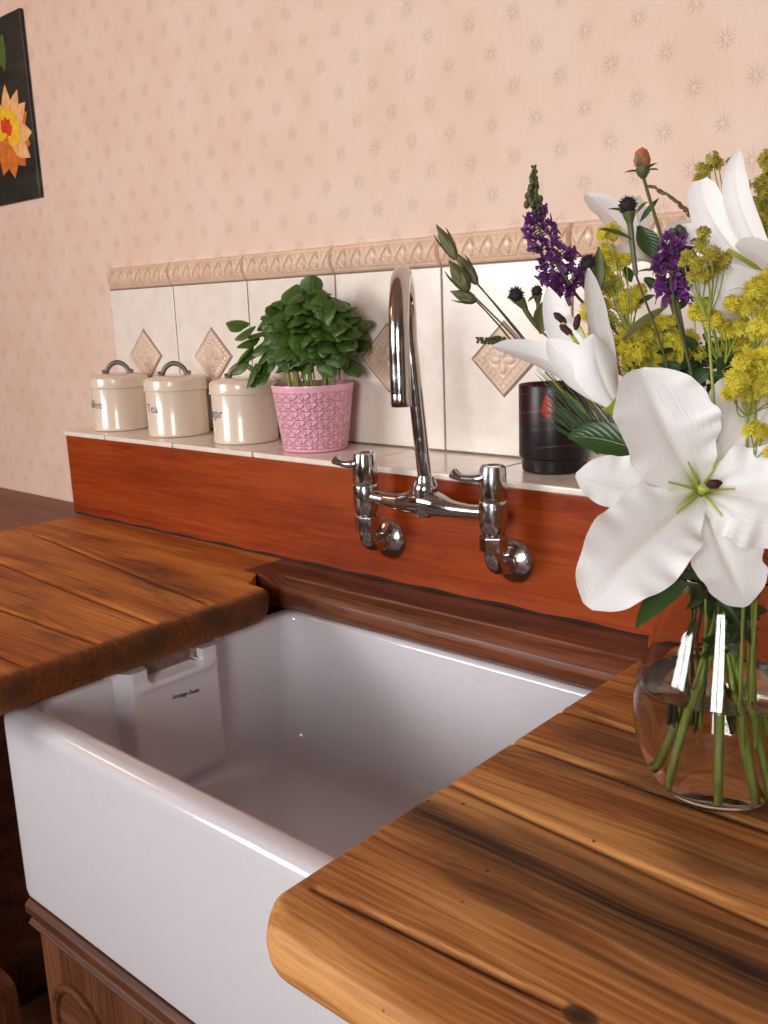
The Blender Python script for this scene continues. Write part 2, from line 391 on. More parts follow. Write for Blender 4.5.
def make_lily():
    t = NT('white_lily_petal'); U, V, _ = t.sep(t.coord('UV'))
    av = t.math('ABSOLUTE', t.math('SUBTRACT', V, 0.5))
    g = t.math('MULTIPLY', t.mapr(U, 0.26, 0.0), t.mapr(av, 0.30, 0.02))
    mid = t.math('MULTIPLY', t.mapr(av, 0.06, 0.0), t.mapr(U, 0.95, 0.3))
    c = t.mix(g, srgb(252, 250, 248), srgb(176, 178, 62))
    c = t.mix(t.math('MULTIPLY', mid, 0.35), c, srgb(238, 226, 186))
    uvn = t.comb(t.math('MULTIPLY', U, 3.0), t.math('MULTIPLY', V, 46.0), 0.0)
    st = t.noise(uvn, 1.0, 3, 0.6)
    h = t.math('SUBTRACT', t.math('MULTIPLY', st, 0.8), t.math('MULTIPLY', mid, 0.9))
    nrm = t.bump(h, 0.45, 0.0016)
    b = t.pbsdf(Base_Color=c, Roughness=0.48, Normal=nrm, Specular_IOR_Level=0.35)
    tr = t.n('ShaderNodeBsdfTranslucent', {'Color': c, 'Normal': nrm})
    return t.done(t.n('ShaderNodeMixShader', {0: 0.22, 1: b.outputs[0], 2: tr.outputs[0]}).outputs[0])
M_lily = make_lily()

def glass(name, color, ior, rough=0.0):
    t = NT(name); g = t.n('ShaderNodeBsdfGlass', {'Color': color, 'IOR': ior, 'Roughness': rough}); return t.done(g.outputs[0])
M_glass = glass('clear_glass', (0.985, 0.99, 0.985, 1), 1.45)
M_water = glass('water', (0.985, 0.99, 0.97, 1), 1.33)

def make_smoked():
    t = NT('smoked_black_glass'); co = t.coord(); X, Y, Z = t.sep(co)
    band = None
    a = t.math('ARCTAN2', Y, X)
    zz = t.math('ADD', Z, t.math('MULTIPLY', t.math('SINE', t.math('MULTIPLY', a, 2.0)), 0.003))
    f = t.math('FRACT', t.math('DIVIDE', zz, 0.0215))
    line = t.mapr(t.math('ABSOLUTE', t.math('SUBTRACT', f, 0.5)), 0.055, 0.03)
    dash = t.mapr(t.math('SINE', t.math('MULTIPLY', a, 95.0)), -0.2, 0.1)
    patch = t.mapr(t.noise(co, 26, 2), 0.44, 0.52)
    m = t.math('MULTIPLY', t.math('MULTIPLY', line, dash), t.math('MULTIPLY', patch, t.mapr(Z, 0.03, 0.034)))
    gl = t.pbsdf(Base_Color=(0.012, 0.008, 0.009, 1), Roughness=0.32, Specular_IOR_Level=0.4)
    tr = t.n('ShaderNodeBsdfTransparent', {'Color': (0.55, 0.20, 0.10, 1)})
    tl = t.n('ShaderNodeBsdfTranslucent', {'Color': (0.5, 0.13, 0.04, 1)})
    gl = t.n('ShaderNodeMixShader', {0: 0.05, 1: gl.outputs[0], 2: tl.outputs[0]})
    base = t.n('ShaderNodeMixShader', {0: t.mapr(Z, 0.050, 0.080, 0.01, 0.24), 1: gl.outputs[0], 2: tr.outputs[0]})
    cu = t.pbsdf(Base_Color=srgb(120, 92, 66), Metallic=0.7, Roughness=0.4)
    mx = t.n('ShaderNodeMixShader', {0: t.math('MULTIPLY', m, 0.8), 1: base.outputs[0], 2: cu.outputs[0]})
    return t.done(mx.outputs[0])
M_smoked = make_smoked()
M_wax = plain('amber_wax', srgb(196, 120, 70), 0.5, var=0.04)
t_ = NT('candle_flame'); M_flame = t_.done(t_.n('ShaderNodeEmission', {'Color': (1.0, 0.30, 0.06, 1), 'Strength': 20.0}).outputs[0])

# ------------------------------------------------------------------ the room
X0, X1, Y0, ZT, ZF = -2.45, 2.78, -3.06, 1.55, -ZO
struct('wall_back', MB().box((X0, 0.008, ZF), (X1, 0.11, ZT)), M_wall, smooth=False)
struct('wall_left', MB().box((X0 - 0.1, Y0, ZF), (X0, 0.11, ZT)), M_paint, smooth=False)
mb = MB()                                             # opposite wall with its two window openings
wx0, wx1, wz0, wz1 = -1.62, -0.28, 0.30, 1.42
vx0, vx1, vz0, vz1 = 1.58, 2.42, 0.10, 1.40
mb.box((X0, Y0 - 0.1, ZF), (wx0, Y0, ZT)).box((wx1, Y0 - 0.1, ZF), (vx0, Y0, ZT)).box((vx1, Y0 - 0.1, ZF), (X1, Y0, ZT))
for a, b, c, d in ((wx0, wx1, wz0, wz1), (vx0, vx1, vz0, vz1)): mb.box((a, Y0 - 0.1, ZF), (b, Y0, c)).box((a, Y0 - 0.1, d), (b, Y0, ZT))
struct('wall_front', mb, M_paint, smooth=False)
struct('wall_right', MB().box((X1, Y0, ZF), (X1 + 0.1, 0.11, ZT)), M_paint, smooth=False)
struct('floor', MB().box((X0, Y0, ZF - 0.05), (X1, 0.11, ZF)), M_floor, smooth=False)
struct('ceiling', MB().box((X0, Y0, ZT), (X1, 0.11, ZT + 0.05)), M_ceil, smooth=False)
M_white = plain('white_gloss_paint', srgb(236, 234, 228), 0.3, var=0.01)
for k, (p, q, c, d) in enumerate(((wx0, wx1, wz0, wz1), (vx0, vx1, vz0, vz1))):
    mb = MB()
    for a, b in ((p, p + 0.05), (q - 0.05, q)): mb.box((a, Y0 - 0.09, c), (b, Y0 - 0.05, d))
    for a, b in ((c, c + 0.05), (d - 0.05, d)): mb.box((p + 0.05, Y0 - 0.09, a), (q - 0.05, Y0 - 0.05, b))
    xm, zm = (p + q) / 2, c + (d - c) * 0.6
    mb.box((xm - 0.02, Y0 - 0.09, c + 0.05), (xm + 0.02, Y0 - 0.05, d - 0.05)).box((p + 0.05, Y0 - 0.085, zm - 0.015), (q - 0.05, Y0 - 0.055, zm + 0.015))
    struct('window_%d' % (k + 1), mb, M_white, smooth=False)

# ------------------------------------------------------------------ boxed-in tiled ledge with red upstand
D, H, TT, TX0, TW = 0.1358, 0.1539, 0.4052, -0.2299, 0.2
UX = -0.2074
led = thing('tiled_ledge', 'long red-brown varnished wooden upstand topped with a narrow tiled ledge behind the sink', 'ledge', (0.7, -0.07, 0.0))
UR = 1.85
mb = MB().box((UX, -D, 0.0), (UR, -D + 0.018, H - 0.008)); obj('upstand_board', mb, M_red, led, smooth=False, bevel=0.0015)
obj('end_board', MB().box((UX, -D + 0.018, 0.0), (UX + 0.016, 0.007, H - 0.008)), M_red, led, smooth=False)
mb = MB(); x = UX - 0.0015
jn = [UX - 0.002, -0.088, 0.059, 0.262, 0.462, 0.662, 0.862, 1.062, 1.262, 1.462, 1.662, UR]
jn = [UX - 0.002] + [-0.0735 + 0.1965 * k for k in range(0, 10)] + [UR]
for a, b in zip(jn[:-1], jn[1:]):
    mb.box((a + 0.0015, -D - 0.003, H - 0.008), (b - 0.0015, 0.0, H))
obj('ledge_tile', mb, M_ledge, led, smooth=False, bevel=0.002)
obj('grout', MB().box((UX, -D + 0.0005, H - 0.0078), (UR, 0.004, H - 0.0016)), M_grout, led, smooth=False)
obj('sealant_bead', MB().tube([(x, -D - 0.001, 0.0008 + 0.0012 * math.sin(x * 60) ) for x in np.linspace(UX + 0.01, UR, 90)], 0.0022, 6), M_seal, led)

spl = thing('tiled_splashback', 'cream wall tiles with a leaf-moulded border and diamond insets on the back wall', 'tiles', (0.7, 0.0, H))
mb = MB()
for k in range(0, 11):
    a, b = TX0 + k * TW, TX0 + (k + 1) * TW
    b = min(b, UR)
    mb.box((a + 0.0014, 0.0, H + 0.0025), (b - 0.0014, 0.0079, TT - 0.0015))
obj('tile_field', mb, M_tile, spl, smooth=False, bevel=0.0012)
obj('grout', MB().box((TX0 + 0.0005, 0.0012, H), (UR, 0.0079, TT + 0.003)), M_grout, spl, smooth=False)
for k in range(0, 11):                                # leaf-moulded border tiles
    a, b = TX0 + k * TW + 0.0012, TX0 + (k + 1) * TW - 0.0012
    if k == 0: a = -0.2225
    b = min(b, UR)
    nx, nz = int(max(8, (b - a) / 0.0011)), 36
    P = []
    for i in range(nx + 1):
        xx = a + (b - a) * i / nx; row = []
        for j in range(nz + 1):
            tt = j / nz; zz = TT + 0.0005 + 0.039 * tt
            pr = 0.006 + 0.0125 * math.sin(math.pi * min(1, tt * 0.93 + 0.02)) ** 0.55
            s = 0.0
            if 0.16 < tt < 0.84:
                q = (tt - 0.16) / 0.68; pitch = 0.0285
                u = ((xx - TX0) / pitch) % 1.0 - 0.5
                hw = 0.47 * q ** 1.25
                s = -0.0026 * math.exp(-((abs(u) - hw) / 0.045) ** 2)
                u2 = abs(((xx - TX0) / pitch + 0.5) % 1.0 - 0.5)
                s -= 0.0022 * math.exp(-((u2 - 0.22 * math.sin(math.pi * min(1, q * 1.05)) ** 0.8) / 0.045) ** 2) * (q > 0.02)
                s -= 0.0018 * math.exp(-(u / 0.05) ** 2) * sstep(0.35, 0.6, q)
            elif abs(tt - 0.12) < 0.025 or abs(tt - 0.88) < 0.025: s = -0.0009
            e = min(xx - a, b - xx)
            pr2 = (pr + s) * (0.75 + 0.25 * min(1, e / 0.0025))
            row.append((xx, 0.0079 - pr2, zz))
        P.append([(xx, 0.0079, TT + 0.0005)] + row + [(xx, 0.0079, TT + 0.0395)])
    mb = MB().grid(P)
    mb.f.append(tuple(range(nz + 3))); mb.mi.append(0); n0 = len(mb.v); mb.f.append(tuple(range(n0 - nz - 3, n0))); mb.mi.append(0)
    obj('border_tile', mb, M_border, spl, angle=60)
def diamond(cx, cz):
    N = 44; hx, hz = 0.0500, 0.0475; P = []
    for i in range(N + 1):
        row = []
        for j in range(N + 1):
            a, b = 2 * i / N - 1, 2 * j / N - 1
            xx, zz = (a - b) / 2, (a + b) / 2
            m = max(abs(a), abs(b)); h = 0.0035 * min(1, (1 - m) / 0.04)
            if 0.86 < m < 0.92: h -= 0.0014
            if 0.62 < m < 0.86:
                q = (b if abs(a) > abs(b) else a); h -= 0.0014 * (0.5 + 0.5 * math.cos(q * 2 * math.pi * 4.5)) ** 2
            if 0.55 < m < 0.62: h -= 0.0016
            if m < 0.55:
                r = math.hypot(xx, zz); th = math.atan2(zz, xx)
                lob = 0.42 * abs(math.cos(2 * th)) ** 0.7
                h += 0.0022 * sstep(0, 0.1, lob - r) - 0.0012 * math.exp(-((r - lob) / 0.04) ** 2)
            row.append((cx + xx * hx, 0.0004 - h, cz + zz * hz))
        P.append(row)
    obj('diamond_inset', MB().grid(P), M_diam, spl, angle=70)
    f = 0.0525 / 0.05
    obj('inset_grout', MB().add([(cx + s * hx * f, 0.0002 - d, cz + t * hz * f) for d in (0, 0.0006) for s, t in ((1, 0), (0, 1), (-1, 0), (0, -1))],
        [(0, 1, 2, 3), (7, 6, 5, 4), (0, 4, 5, 1), (1, 5, 6, 2), (2, 6, 7, 3), (3, 7, 4, 0)]), M_grout, spl, smooth=False)
for k in range(0, 9): diamond(TX0 + (k + 0.5) * TW + (0.0 if k else 0.0), 0.2825)

# ------------------------------------------------------------------ worktop
def lerp_axis(a, b, step, fine, ra, rb):               # grid lines, finer near rounded ends
    L = [a]
    x = a
    while x < b - 1e-9:
        d = min(x - a if ra else 9, b - x if rb else 9)
        st = fine if d < 0.026 else step
        x = min(b, x + st); L.append(x)
    if len(L) > 2 and L[-1] - L[-2] < 1e-6: L.pop(-2)
    return np.array(L)

def board(x0, x1, y0, y1, sides, corners, R, RS, th, grooves, step=(0.004, 0.002), backfade=None, rc=0.03, wave=0.0006):
    """plank slab with bullnosed sides, rounded plan corners and drainer grooves cut into its top"""
    xs = lerp_axis(x0, x1, step[0], 0.0016, 'L' in sides, 'R' in sides); ys = lerp_axis(y0, y1, step[1], 0.0016, 'F' in sides, 'B' in sides)
    nx, ny = len(xs), len(ys)
    gx, gy = np.meshgrid(xs, ys, indexing='ij'); px, py = gx.copy(), gy.copy()
    d = np.full(gx.shape, 9.0); Rm = np.full(gx.shape, R); nxn = np.zeros_like(gx); nyn = np.zeros_like(gx)
    for s, dist, n in (('L', gx - x0, (-1, 0)), ('R', x1 - gx, (1, 0)), ('F', gy - y0, (0, -1)), ('B', y1 - gy, (0, 1))):
        if s in sides:
            dd = dist.copy()
            if s == 'B' and backfade: dd = dd + (1 - sstep(backfade[0], backfade[1], gx)) * 0.05
            m = dd < d; d = np.where(m, dd, d); Rm = np.where(m, RS if s in 'LR' else R, Rm); nxn = np.where(m, n[0], nxn); nyn = np.where(m, n[1], nyn)
    for cx, cy, sx, sy in corners:                     # corner centre and outward signs
        u = (gx - cx) * sx / rc; v = (gy - cy) * sy / rc
        m = (u > 0) & (v > 0) & (u <= 1.0001) & (v <= 1.0001)
        L = np.maximum(u, v); hyp = np.sqrt(u * u + v * v) + 1e-12
        px = np.where(m, cx + sx * rc * u / hyp * L, px); py = np.where(m, cy + sy * rc * v / hyp * L, py)
        wgt = v / hyp; Rm = np.where(m, RS + (R - RS) * wgt * wgt * (3 - 2 * wgt), Rm); d = np.where(m, rc * (1 - L), d); nxn = np.where(m, sx * u / hyp, nxn); nyn = np.where(m, sy * v / hyp, nyn)
    dc = np.minimum(np.maximum(d, 0), Rm); z = -(Rm - np.sqrt(np.maximum(0, Rm * Rm - (Rm - dc) ** 2)))
    if backfade:
        yb = y1 - 0.034 * sstep(backfade[0], backfade[1], px); yr = y1 - 0.11
        py = np.where(py > yr, yr + (py - yr) * (yb - yr) / (y1 - yr), py)
    for (ax, ay), (bx, by), dep, hw in grooves:
        t = np.clip(((px - ax) * (bx - ax) + (py - ay) * (by - ay)) / ((bx - ax) ** 2 + (by - ay) ** 2), 0, 1)
        dist = np.hypot(px - ax - t * (bx - ax), py - ay - t * (by - ay))
        side = (py - ay) * (bx - ax) - (px - ax) * (by - ay)
        g = np.exp(-(dist / hw) ** 2); z -= dep * g
        z += dep * 0.18 * np.exp(-((dist - 2.1 * hw) / (0.8 * hw)) ** 2) * (side > 0)
    z += wave * np.sin(px * 23 + 1.3) * np.sin(py * 61) * np.clip(d / 0.03, 0, 1)
    mb = MB(); V = np.stack([px, py, z], -1); mb.grid(V)
    ring = [(i, 0) for i in range(nx)] + [(nx - 1, j) for j in range(1, ny)] + [(i, ny - 1) for i in range(nx - 2, -1, -1)] + [(0, j) for j in range(ny - 2, 0, -1)]
    prev = [i * ny + j for i, j in ring]
    for a in np.linspace(0.2, 1, 6) * math.pi / 2:
        cur = []; 
        for i, j in ring:
            e = 1.0 if d[i, j] < 1e-6 else 0.0
            Rq = Rm[i, j]; Rb = th - Rq; ins = min(Rb, 0.022) * (1 - math.cos(a)) * e
            zz = -Rq - Rb * math.sin(a)
            mb.v.append((float(px[i, j] - nxn[i, j] * ins), float(py[i, j] - nyn[i, j] * ins), float(zz))); cur.append(len(mb.v) - 1)
        n = len(ring)
        for k in range(n): mb.f.append((prev[k], prev[(k + 1) % n], cur[(k + 1) % n], cur[k])); mb.mi.append(0)
        prev = cur
    mb.f.append(tuple(prev)); mb.mi.append(0)
    return mb

wt = thing('wooden_worktop', 'worn honey-brown pine worktop with drainer grooves running either side of the white sink', 'worktop', (0.0, 0.0, 0.0))
obj('left_board', board(-0.170, 0.478, -0.692, -0.2125, 'RFB', [(0.448, -0.2425, 1, 1), (0.448, -0.662, 1, -1)], 0.010, 0.010, 0.045, GL, backfade=(0.395, 0.430)), M_wtL, wt)
obj('right_board', board(0.9615, 1.86, -0.709, -0.1345, 'LF', [(0.9915, -0.679, -1, -1)], 0.020, 0.006, 0.046, GR, step=(0.005, 0.0022)), M_wtR, wt)
# rail behind the sink
fl = [(-0.1200, 0), (-0.150, 0), (-0.170, 0), (-0.185, 0), (-0.197, 0), (-0.205, 0), (-0.2085, 0), (-0.210, 0), (-0.2115, 0), (-0.2122, -0.001), (-0.2123, -0.005), (-0.2123, -0.015), (-0.2123, -0.03), (-0.2123, -0.045), (-0.1200, -0.045)]
fr = [(-0.1200, 0), (-0.150, 0), (-0.170, -0.0002), (-0.184, -0.0006), (-0.190, -0.0025), (-0.1915, -0.0052), (-0.1945, -0.0072), (-0.199, -0.0095), (-0.2035, -0.0135), (-0.2075, -0.0195), (-0.2090, -0.0265), (-0.2075, -0.034), (-0.2035, -0.0405), (-0.1975, -0.047), (-0.1200, -0.047)]
def sub(p, n=4):
    out = []
    for a, b in zip(p[:-1], p[1:]):
        for k in range(n): out.append((a[0] + (b[0] - a[0]) * k / n, a[1] + (b[1] - a[1]) * k / n))
    out.append(p[-1]); return out
fl, fr = sub(fl), sub(fr)
P = []
for xx in np.concatenate([np.linspace(0.372, 0.39, 4), np.linspace(0.395, 0.45, 22), np.linspace(0.46, 0.9645, 50)]):
    t = float(sstep(0.402, 0.440, xx)); t2 = t
    P.append([(xx, (1 - t2) * a[0] + t2 * b[0] + 0.0006 * math.sin(xx * 41) * t, (1 - t) * a[1] + t * b[1]) for a, b in zip(fl, fr)])
mb = MB().grid(P, wrap_v=True); n = len(fl)
mb.f.append(tuple(range(n))); mb.f.append(tuple(range(len(mb.v) - n, len(mb.v)))); mb.mi += [0, 0]
tag(obj('back_rail', mb, M_rail, wt, angle=55), 'dark water-stained moulded rail')
obj('back_strip', MB().extrude_x([(-0.1200, 0), (-0.2120, 0), (-0.2122, -0.045), (-0.1200, -0.045)], -0.170, 0.3715), M_wtL, wt, smooth=False, bevel=0.0008)
sw = thing('side_worktop', 'lower dark brown wooden worktop in the far left corner', 'worktop', (-0.9, -0.3, -0.075))
obj('board', MB().box((-1.74, -0.72, -0.075), (-0.205, 0.0075, -0.033)), M_side, sw, smooth=False, bevel=0.006)
obj('end_strip', MB().box((-0.203, -0.70, -0.06), (-0.1705, -0.137, -0.0035)), M_wtL, wt, smooth=False, bevel=0.004)

# ------------------------------------------------------------------ butler sink
sx0, sx1, sy0_, sy1_, zr, zb = 0.420, 1.010, -0.604, -0.168, -0.050, -0.2765
def rrect(xa, xb, ya, yb, r, n=10):
    pts = []
    for cx, cy, a0 in ((xb - r, yb - r, 0), (xa + r, yb - r, 90), (xa + r, ya + r, 180), (xb - r, ya + r, 270)):
        for k in range(n + 1):
            a = math.radians(a0 + 90 * k / n); pts.append((cx + r * math.cos(a), cy + r * math.sin(a)))
    return pts
def dense(loop, m=3):
    out = []
    for i in range(len(loop)):
        a, b = loop[i], loop[(i + 1) % len(loop)]
        k = m if (i + 1) % 11 else 24
        for q in range(k): out.append((a[0] + (b[0] - a[0]) * q / k, a[1] + (b[1] - a[1]) * q / k))
    return out
def ring(ins, z, r):
    return [(x, y, z) for x, y in dense(rrect(sx0 + ins, sx1 - ins, sy0_ + ins, sy1_ - ins, r), 1)]
RG = [ring(0.03, zb, 0.012), ring(0.006, zb, 0.016), ring(0.001, zb + 0.003, 0.018), ring(0, zb + 0.010, 0.018)]
RG += [ring(0, zr - 0.016, 0.018)]
for a in np.linspace(0.15, 1, 7) * math.pi / 2: RG.append(ring(0.014 * (1 - math.cos(a)), zr - 0.014 + 0.014 * math.sin(a), 0.018))
RG.append(ring(0.022, zr, 0.018))
for a in np.linspace(0.2, 1, 5) * math.pi / 2: RG.append(ring(0.022 + 0.008 * math.sin(a), zr - 0.008 * (1 - math.cos(a)), 0.024))
RG.append(ring(0.0305, zr - 0.06, 0.03)); RG.append(ring(0.032, zr - 0.13, 0.034))
zfl = zb + 0.030
for a in np.linspace(0, 1, 7) * math.pi / 2: RG.append(ring(0.034 + 0.034 * (1 - math.cos(a)), zfl + 0.034 * (1 - math.sin(a)), 0.036 + 0.02 * (1 - math.cos(a))))
RG.append(ring(0.12, zfl - 0.002, 0.06)); RG.append(ring(0.20, zfl - 0.004, 0.012))
mb = MB().grid(RG, wrap_v=True); n = len(RG[0])
mb.f.append(tuple(range(n))); mb.f.append(tuple(range(len(mb.v) - n, len(mb.v)))); mb.mi += [0, 0]
sink = thing('butler_sink', 'deep white glazed ceramic butler sink with an exposed front set in the worktop', 'sink', (0.7225, -0.386, zb))
obj('basin', mb, M_sink, sink, angle=50)
# overflow boss with weir slot on the left inner wall
xw = sx0 + 0.031
yc = -0.406; N, K = 72, 60; P = []; SL = []
for i in range(N + 1):
    row = []; sr = []; y = yc - 0.085 + 0.17 * i / N
    for j in range(K + 1):
        z = -0.232 + 0.1846 * j / K
        e = sstep(0.076, 0.060, abs(y - yc)) * sstep(-0.232, -0.196, z)
        x = xw - 0.002 + 0.022 * e
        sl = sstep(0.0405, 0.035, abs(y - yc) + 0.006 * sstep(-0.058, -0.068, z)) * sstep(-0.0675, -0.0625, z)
        x += 0.0035 * math.exp(-((z + 0.070) / 0.0055) ** 2) * sstep(0.062, 0.046, abs(y - yc))
        x -= 0.0190 * sl
        row.append((x, y, z)); sr.append(sl)
    row.append((xw - 0.012, y, -0.0470)); sr.append(0)
    P.append(row); SL.append(sr)
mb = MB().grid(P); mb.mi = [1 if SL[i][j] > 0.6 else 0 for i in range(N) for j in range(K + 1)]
tag(obj('overflow_weir', mb, [M_sink, M_sinkslot], sink, angle=80), 'moulded overflow slot on the left wall, stained brown inside with recess shade painted in')
obj('waste', MB().lathe([(0.0, 0.0015), (0.012, 0.0015), (0.030, 0.003), (0.036, 0.002), (0.038, 0.0)], (0.7225, -0.386, zfl - 0.0035), seg=40), M_chrome, sink)

def text_mesh(body, size, shear=0.0, depth=0.0002):
    cu = bpy.data.curves.new('lettering', 'FONT'); cu.body = body; cu.size = size; cu.extrude = depth; cu.align_x = 'CENTER'; cu.align_y = 'CENTER'; cu.shear = shear
    cu.resolution_u = 3
    o = bpy.data.objects.new('lettering', cu); sc.collection.objects.link(o)
    bpy.context.view_layer.update()
    me = bpy.data.meshes.new_from_object(o.evaluated_get(bpy.context.evaluated_depsgraph_get()))
    V = np.array([v.co[:] for v in me.vertices]); F = [tuple(p.vertices) for p in me.polygons]
    bpy.data.objects.remove(o); bpy.data.curves.remove(cu); bpy.data.meshes.remove(me)
    return V, F
V, F = text_mesh('Armitage Shanks', 0.0098, 0.4)
mb = MB().add([(xw + 0.0202 + v[2], yc + 0.010 + v[0] * 0.60, -0.0955 + v[1] * 0.8 - 0.002 * v[0] / 0.04) for v in V], F)
tag(obj('maker_mark', mb, M_mark, sink, smooth=False), 'small black script maker mark')

# ------------------------------------------------------------------ cabinets under the worktop
cab = thing('sink_cabinet', 'brown oak cabinet front with round carved moulding below the white sink', 'cabinet', (0.7, -0.4, ZF))
fy = -0.598
mb = MB().extrude_x([(fy + 0.06, -0.2785), (fy - 0.004, -0.2785), (fy - 0.010, -0.284), (fy - 0.010, -0.293), (fy - 0.004, -0.299), (fy - 0.004, -0.304), (fy - 0.009, -0.308), (fy - 0.006, -0.313), (fy, -0.3145), (fy + 0.06, -0.3145)], 0.432, 0.976)
obj('moulded_rail', mb, M_cab, cab, smooth=False, bevel=0.0015)
def plate_hole(x0, x1, z0, z1, cx, cz, r, yf, th):
    mb = MB(); N = 64; O = []; I = []
    for k in range(N):
        a = 2 * math.pi * k / N; c, s = math.cos(a), math.sin(a)
        ks = []
        if c > 1e-9: ks.append((x1 - cx) / c)
        if c < -1e-9: ks.append((x0 - cx) / c)
        if s > 1e-9: ks.append((z1 - cz) / s)
        if s < -1e-9: ks.append((z0 - cz) / s)
        kk = min(ks); O.append((cx + c * kk, cz + s * kk)); I.append((cx + c * r, cz + s * r))
    rows = [[(x, yf + th, z) for x, z in O], [(x, yf, z) for x, z in O], [(x, yf, z) for x, z in I], [(x, yf + th, z) for x, z in I]]
    mb.grid(rows, wrap_u=True, wrap_v=True); return mb
cx_, cz_, cr_ = 0.503, -0.425, 0.050
obj('carved_panel', plate_hole(0.432, 0.72, -0.86, -0.3146, cx_, cz_, cr_, fy + 0.004, 0.018), M_cabv, cab, angle=30)
obj('carved_panel', plate_hole(0.7205, 0.976, -0.86, -0.3146, 0.90, cz_, cr_, fy + 0.004, 0.018), M_cabv, cab, angle=30)
for c in (cx_, 0.90):
    mb = MB().lathe([(cr_ + 0.010, 0.0), (cr_ + 0.009, 0.004), (cr_ + 0.004, 0.006), (cr_, 0.004), (cr_ - 0.002, -0.004), (cr_ - 0.006, -0.004), (cr_ - 0.008, -0.010), (0, -0.011)], (c, fy + 0.004, cz_), (0, -1, 0), 56)
    obj('round_moulding', mb, M_cab, cab, angle=35)
obj('plinth', MB().box((0.43, -0.56, ZF + 0.001), (0.975, -0.54, -0.86)), M_dark, cab, smooth=False)
obj('side_panel', MB().box((0.392, -0.34, ZF + 0.001), (0.412, -0.15, -0.06)), M_dark, cab, smooth=False)
obj('bearer', MB().box((0.426, -0.58, -0.30), (0.975, -0.15, -0.278)), M_dark, cab, smooth=False)

rc_ = thing('right_cabinet', 'dark brown wooden cabinet post and side below the front right corner of the worktop', 'cabinet', (1.4, -0.4, ZF))
obj('post', MB().box((0.9765, -0.640, ZF + 0.001), (0.9965, -0.615, -0.047)), M_dark, rc_, smooth=False, bevel=0.002)
obj('front_panel', MB().box((0.998, -0.634, ZF + 0.06), (1.84, -0.616, -0.047)), M_cabv, rc_, smooth=False, bevel=0.002)
obj('side_panel', MB().box((1.02, -0.615, ZF + 0.001), (1.04, -0.02, -0.047)), M_dark, rc_, smooth=False)
obj('end_panel', MB().box((1.82, -0.615, ZF + 0.001), (1.84, -0.02, -0.047)), M_dark, rc_, smooth=False)

lc = thing('left_cabinet', 'shadowed dark wooden cabinet with a reeded post left of the sink front', 'cabinet', (0.1, -0.4, ZF))
obj('back_panel', MB().box((-0.19, -0.10, ZF + 0.001), (0.391, -0.08, -0.06)), M_dark, lc, smooth=False)
obj('side_panel', MB().box((-0.19, -0.62, ZF + 0.001), (-0.172, -0.10, -0.06)), M_dark, lc, smooth=False)
P = []
for i in range(61):
    x = 0.190 + 0.100 * i / 60; yv = -0.600 - 0.006 * abs(math.sin((x - 0.190) / 0.100 * math.pi * 8)); row = []
    zt = -0.482 - 0.02 * (1 - math.sqrt(max(0, 1 - ((max(0, x - 0.270)) / 0.0201) ** 2)))
    for z in (ZF + 0.002, zt): row.append((x, yv, z))
    P.append([(x, -0.57, ZF + 0.002)] + row + [(x, -0.57, zt)])
mb = MB().grid(P, wrap_v=True); mb.f += [(0, 1, 2, 3), tuple(range(len(mb.v) - 4, len(mb.v)))]; mb.mi += [0, 0]
obj('reeded_post', mb, M_cabv, lc, angle=35)
obj('rail', MB().box((-0.172, -0.569, -0.80), (0.391, -0.55, -0.72)), M_dark, lc, smooth=False)

# ------------------------------------------------------------------ bridge mixer tap
tap = thing('bridge_mixer_tap', 'wall-mounted chrome bridge mixer tap with swan-neck spout over the sink', 'tap', (0.678, -0.16, 0.06))
ty = -0.178
pts = [(0.581, ty, 0.123), (0.594, ty, 0.1235), (0.615, ty, 0.1225), (0.640, ty, 0.1225), (0.660, ty, 0.125), (0.678, ty, 0.1265), (0.696, ty, 0.125), (0.716, ty, 0.1225), (0.741, ty, 0.1225), (0.762, ty, 0.1235), (0.775, ty, 0.123)]
mb = MB().tube(spline(pts, 6), np.interp(np.linspace(0, 10, 61), range(11), [0.0085, 0.0085, 0.0082, 0.0105, 0.0145, 0.0165, 0.0145, 0.0105, 0.0082, 0.0085, 0.0085]), 24)
mb.lathe([(0.0, 0.108), (0.010, 0.109), (0.0145, 0.114), (0.0155, 0.125), (0.0148, 0.138), (0.0152, 0.140), (0.0152, 0.146), (0.0135, 0.149), (0.0118, 0.153), (0.0112, 0.158), (0, 0.158)], (0.678, ty, 0), seg=36)
obj('bridge_body', mb, M_chrome, tap)
rx, ry = 0.678, ty; dirx, diry = unit((0.50, -0.866, 0))[:2]
rs = 0.069; ox, oy = rx + dirx * 2 * rs, ry + diry * 2 * rs
tx_, ty_ = rx - 0.0100, ry - 0.0088; dirx, diry = (ox - tx_) / (2 * rs), (oy - ty_) / (2 * rs)
pts = [(rx + (tx_ - rx) * k / 9, ry + (ty_ - ry) * k / 9, z) for k, z in enumerate(np.linspace(0.150, 0.318, 10))]; rx, ry = tx_, ty_
for a in np.linspace(0, math.pi, 22)[1:]:
    q = rs * (1 - math.cos(a)); pts.append((rx + dirx * q, ry + diry * q, 0.318 + rs * math.sin(a)))
for z in np.linspace(0.308, 0.268, 4): pts.append((rx + dirx * 2 * rs, ry + diry * 2 * rs, z))
obj('spout', MB().tube(pts, np.interp(np.arange(len(pts)), [0, 9, 20, len(pts) - 1], [0.0084, 0.0086, 0.0100, 0.0108]), 24), M_chrome, tap)
obj('aerator', MB().lathe([(0.0, 0.262), (0.0075, 0.262), (0.0085, 0.256), (0.0100, 0.255), (0.0105, 0.257), (0.0105, 0.271), (0.0098, 0.2725), (0.0103, 0.2735), (0.0103, 0.276), (0.0095, 0.277)], (ox, oy, 0), seg=32), M_chrome, tap)
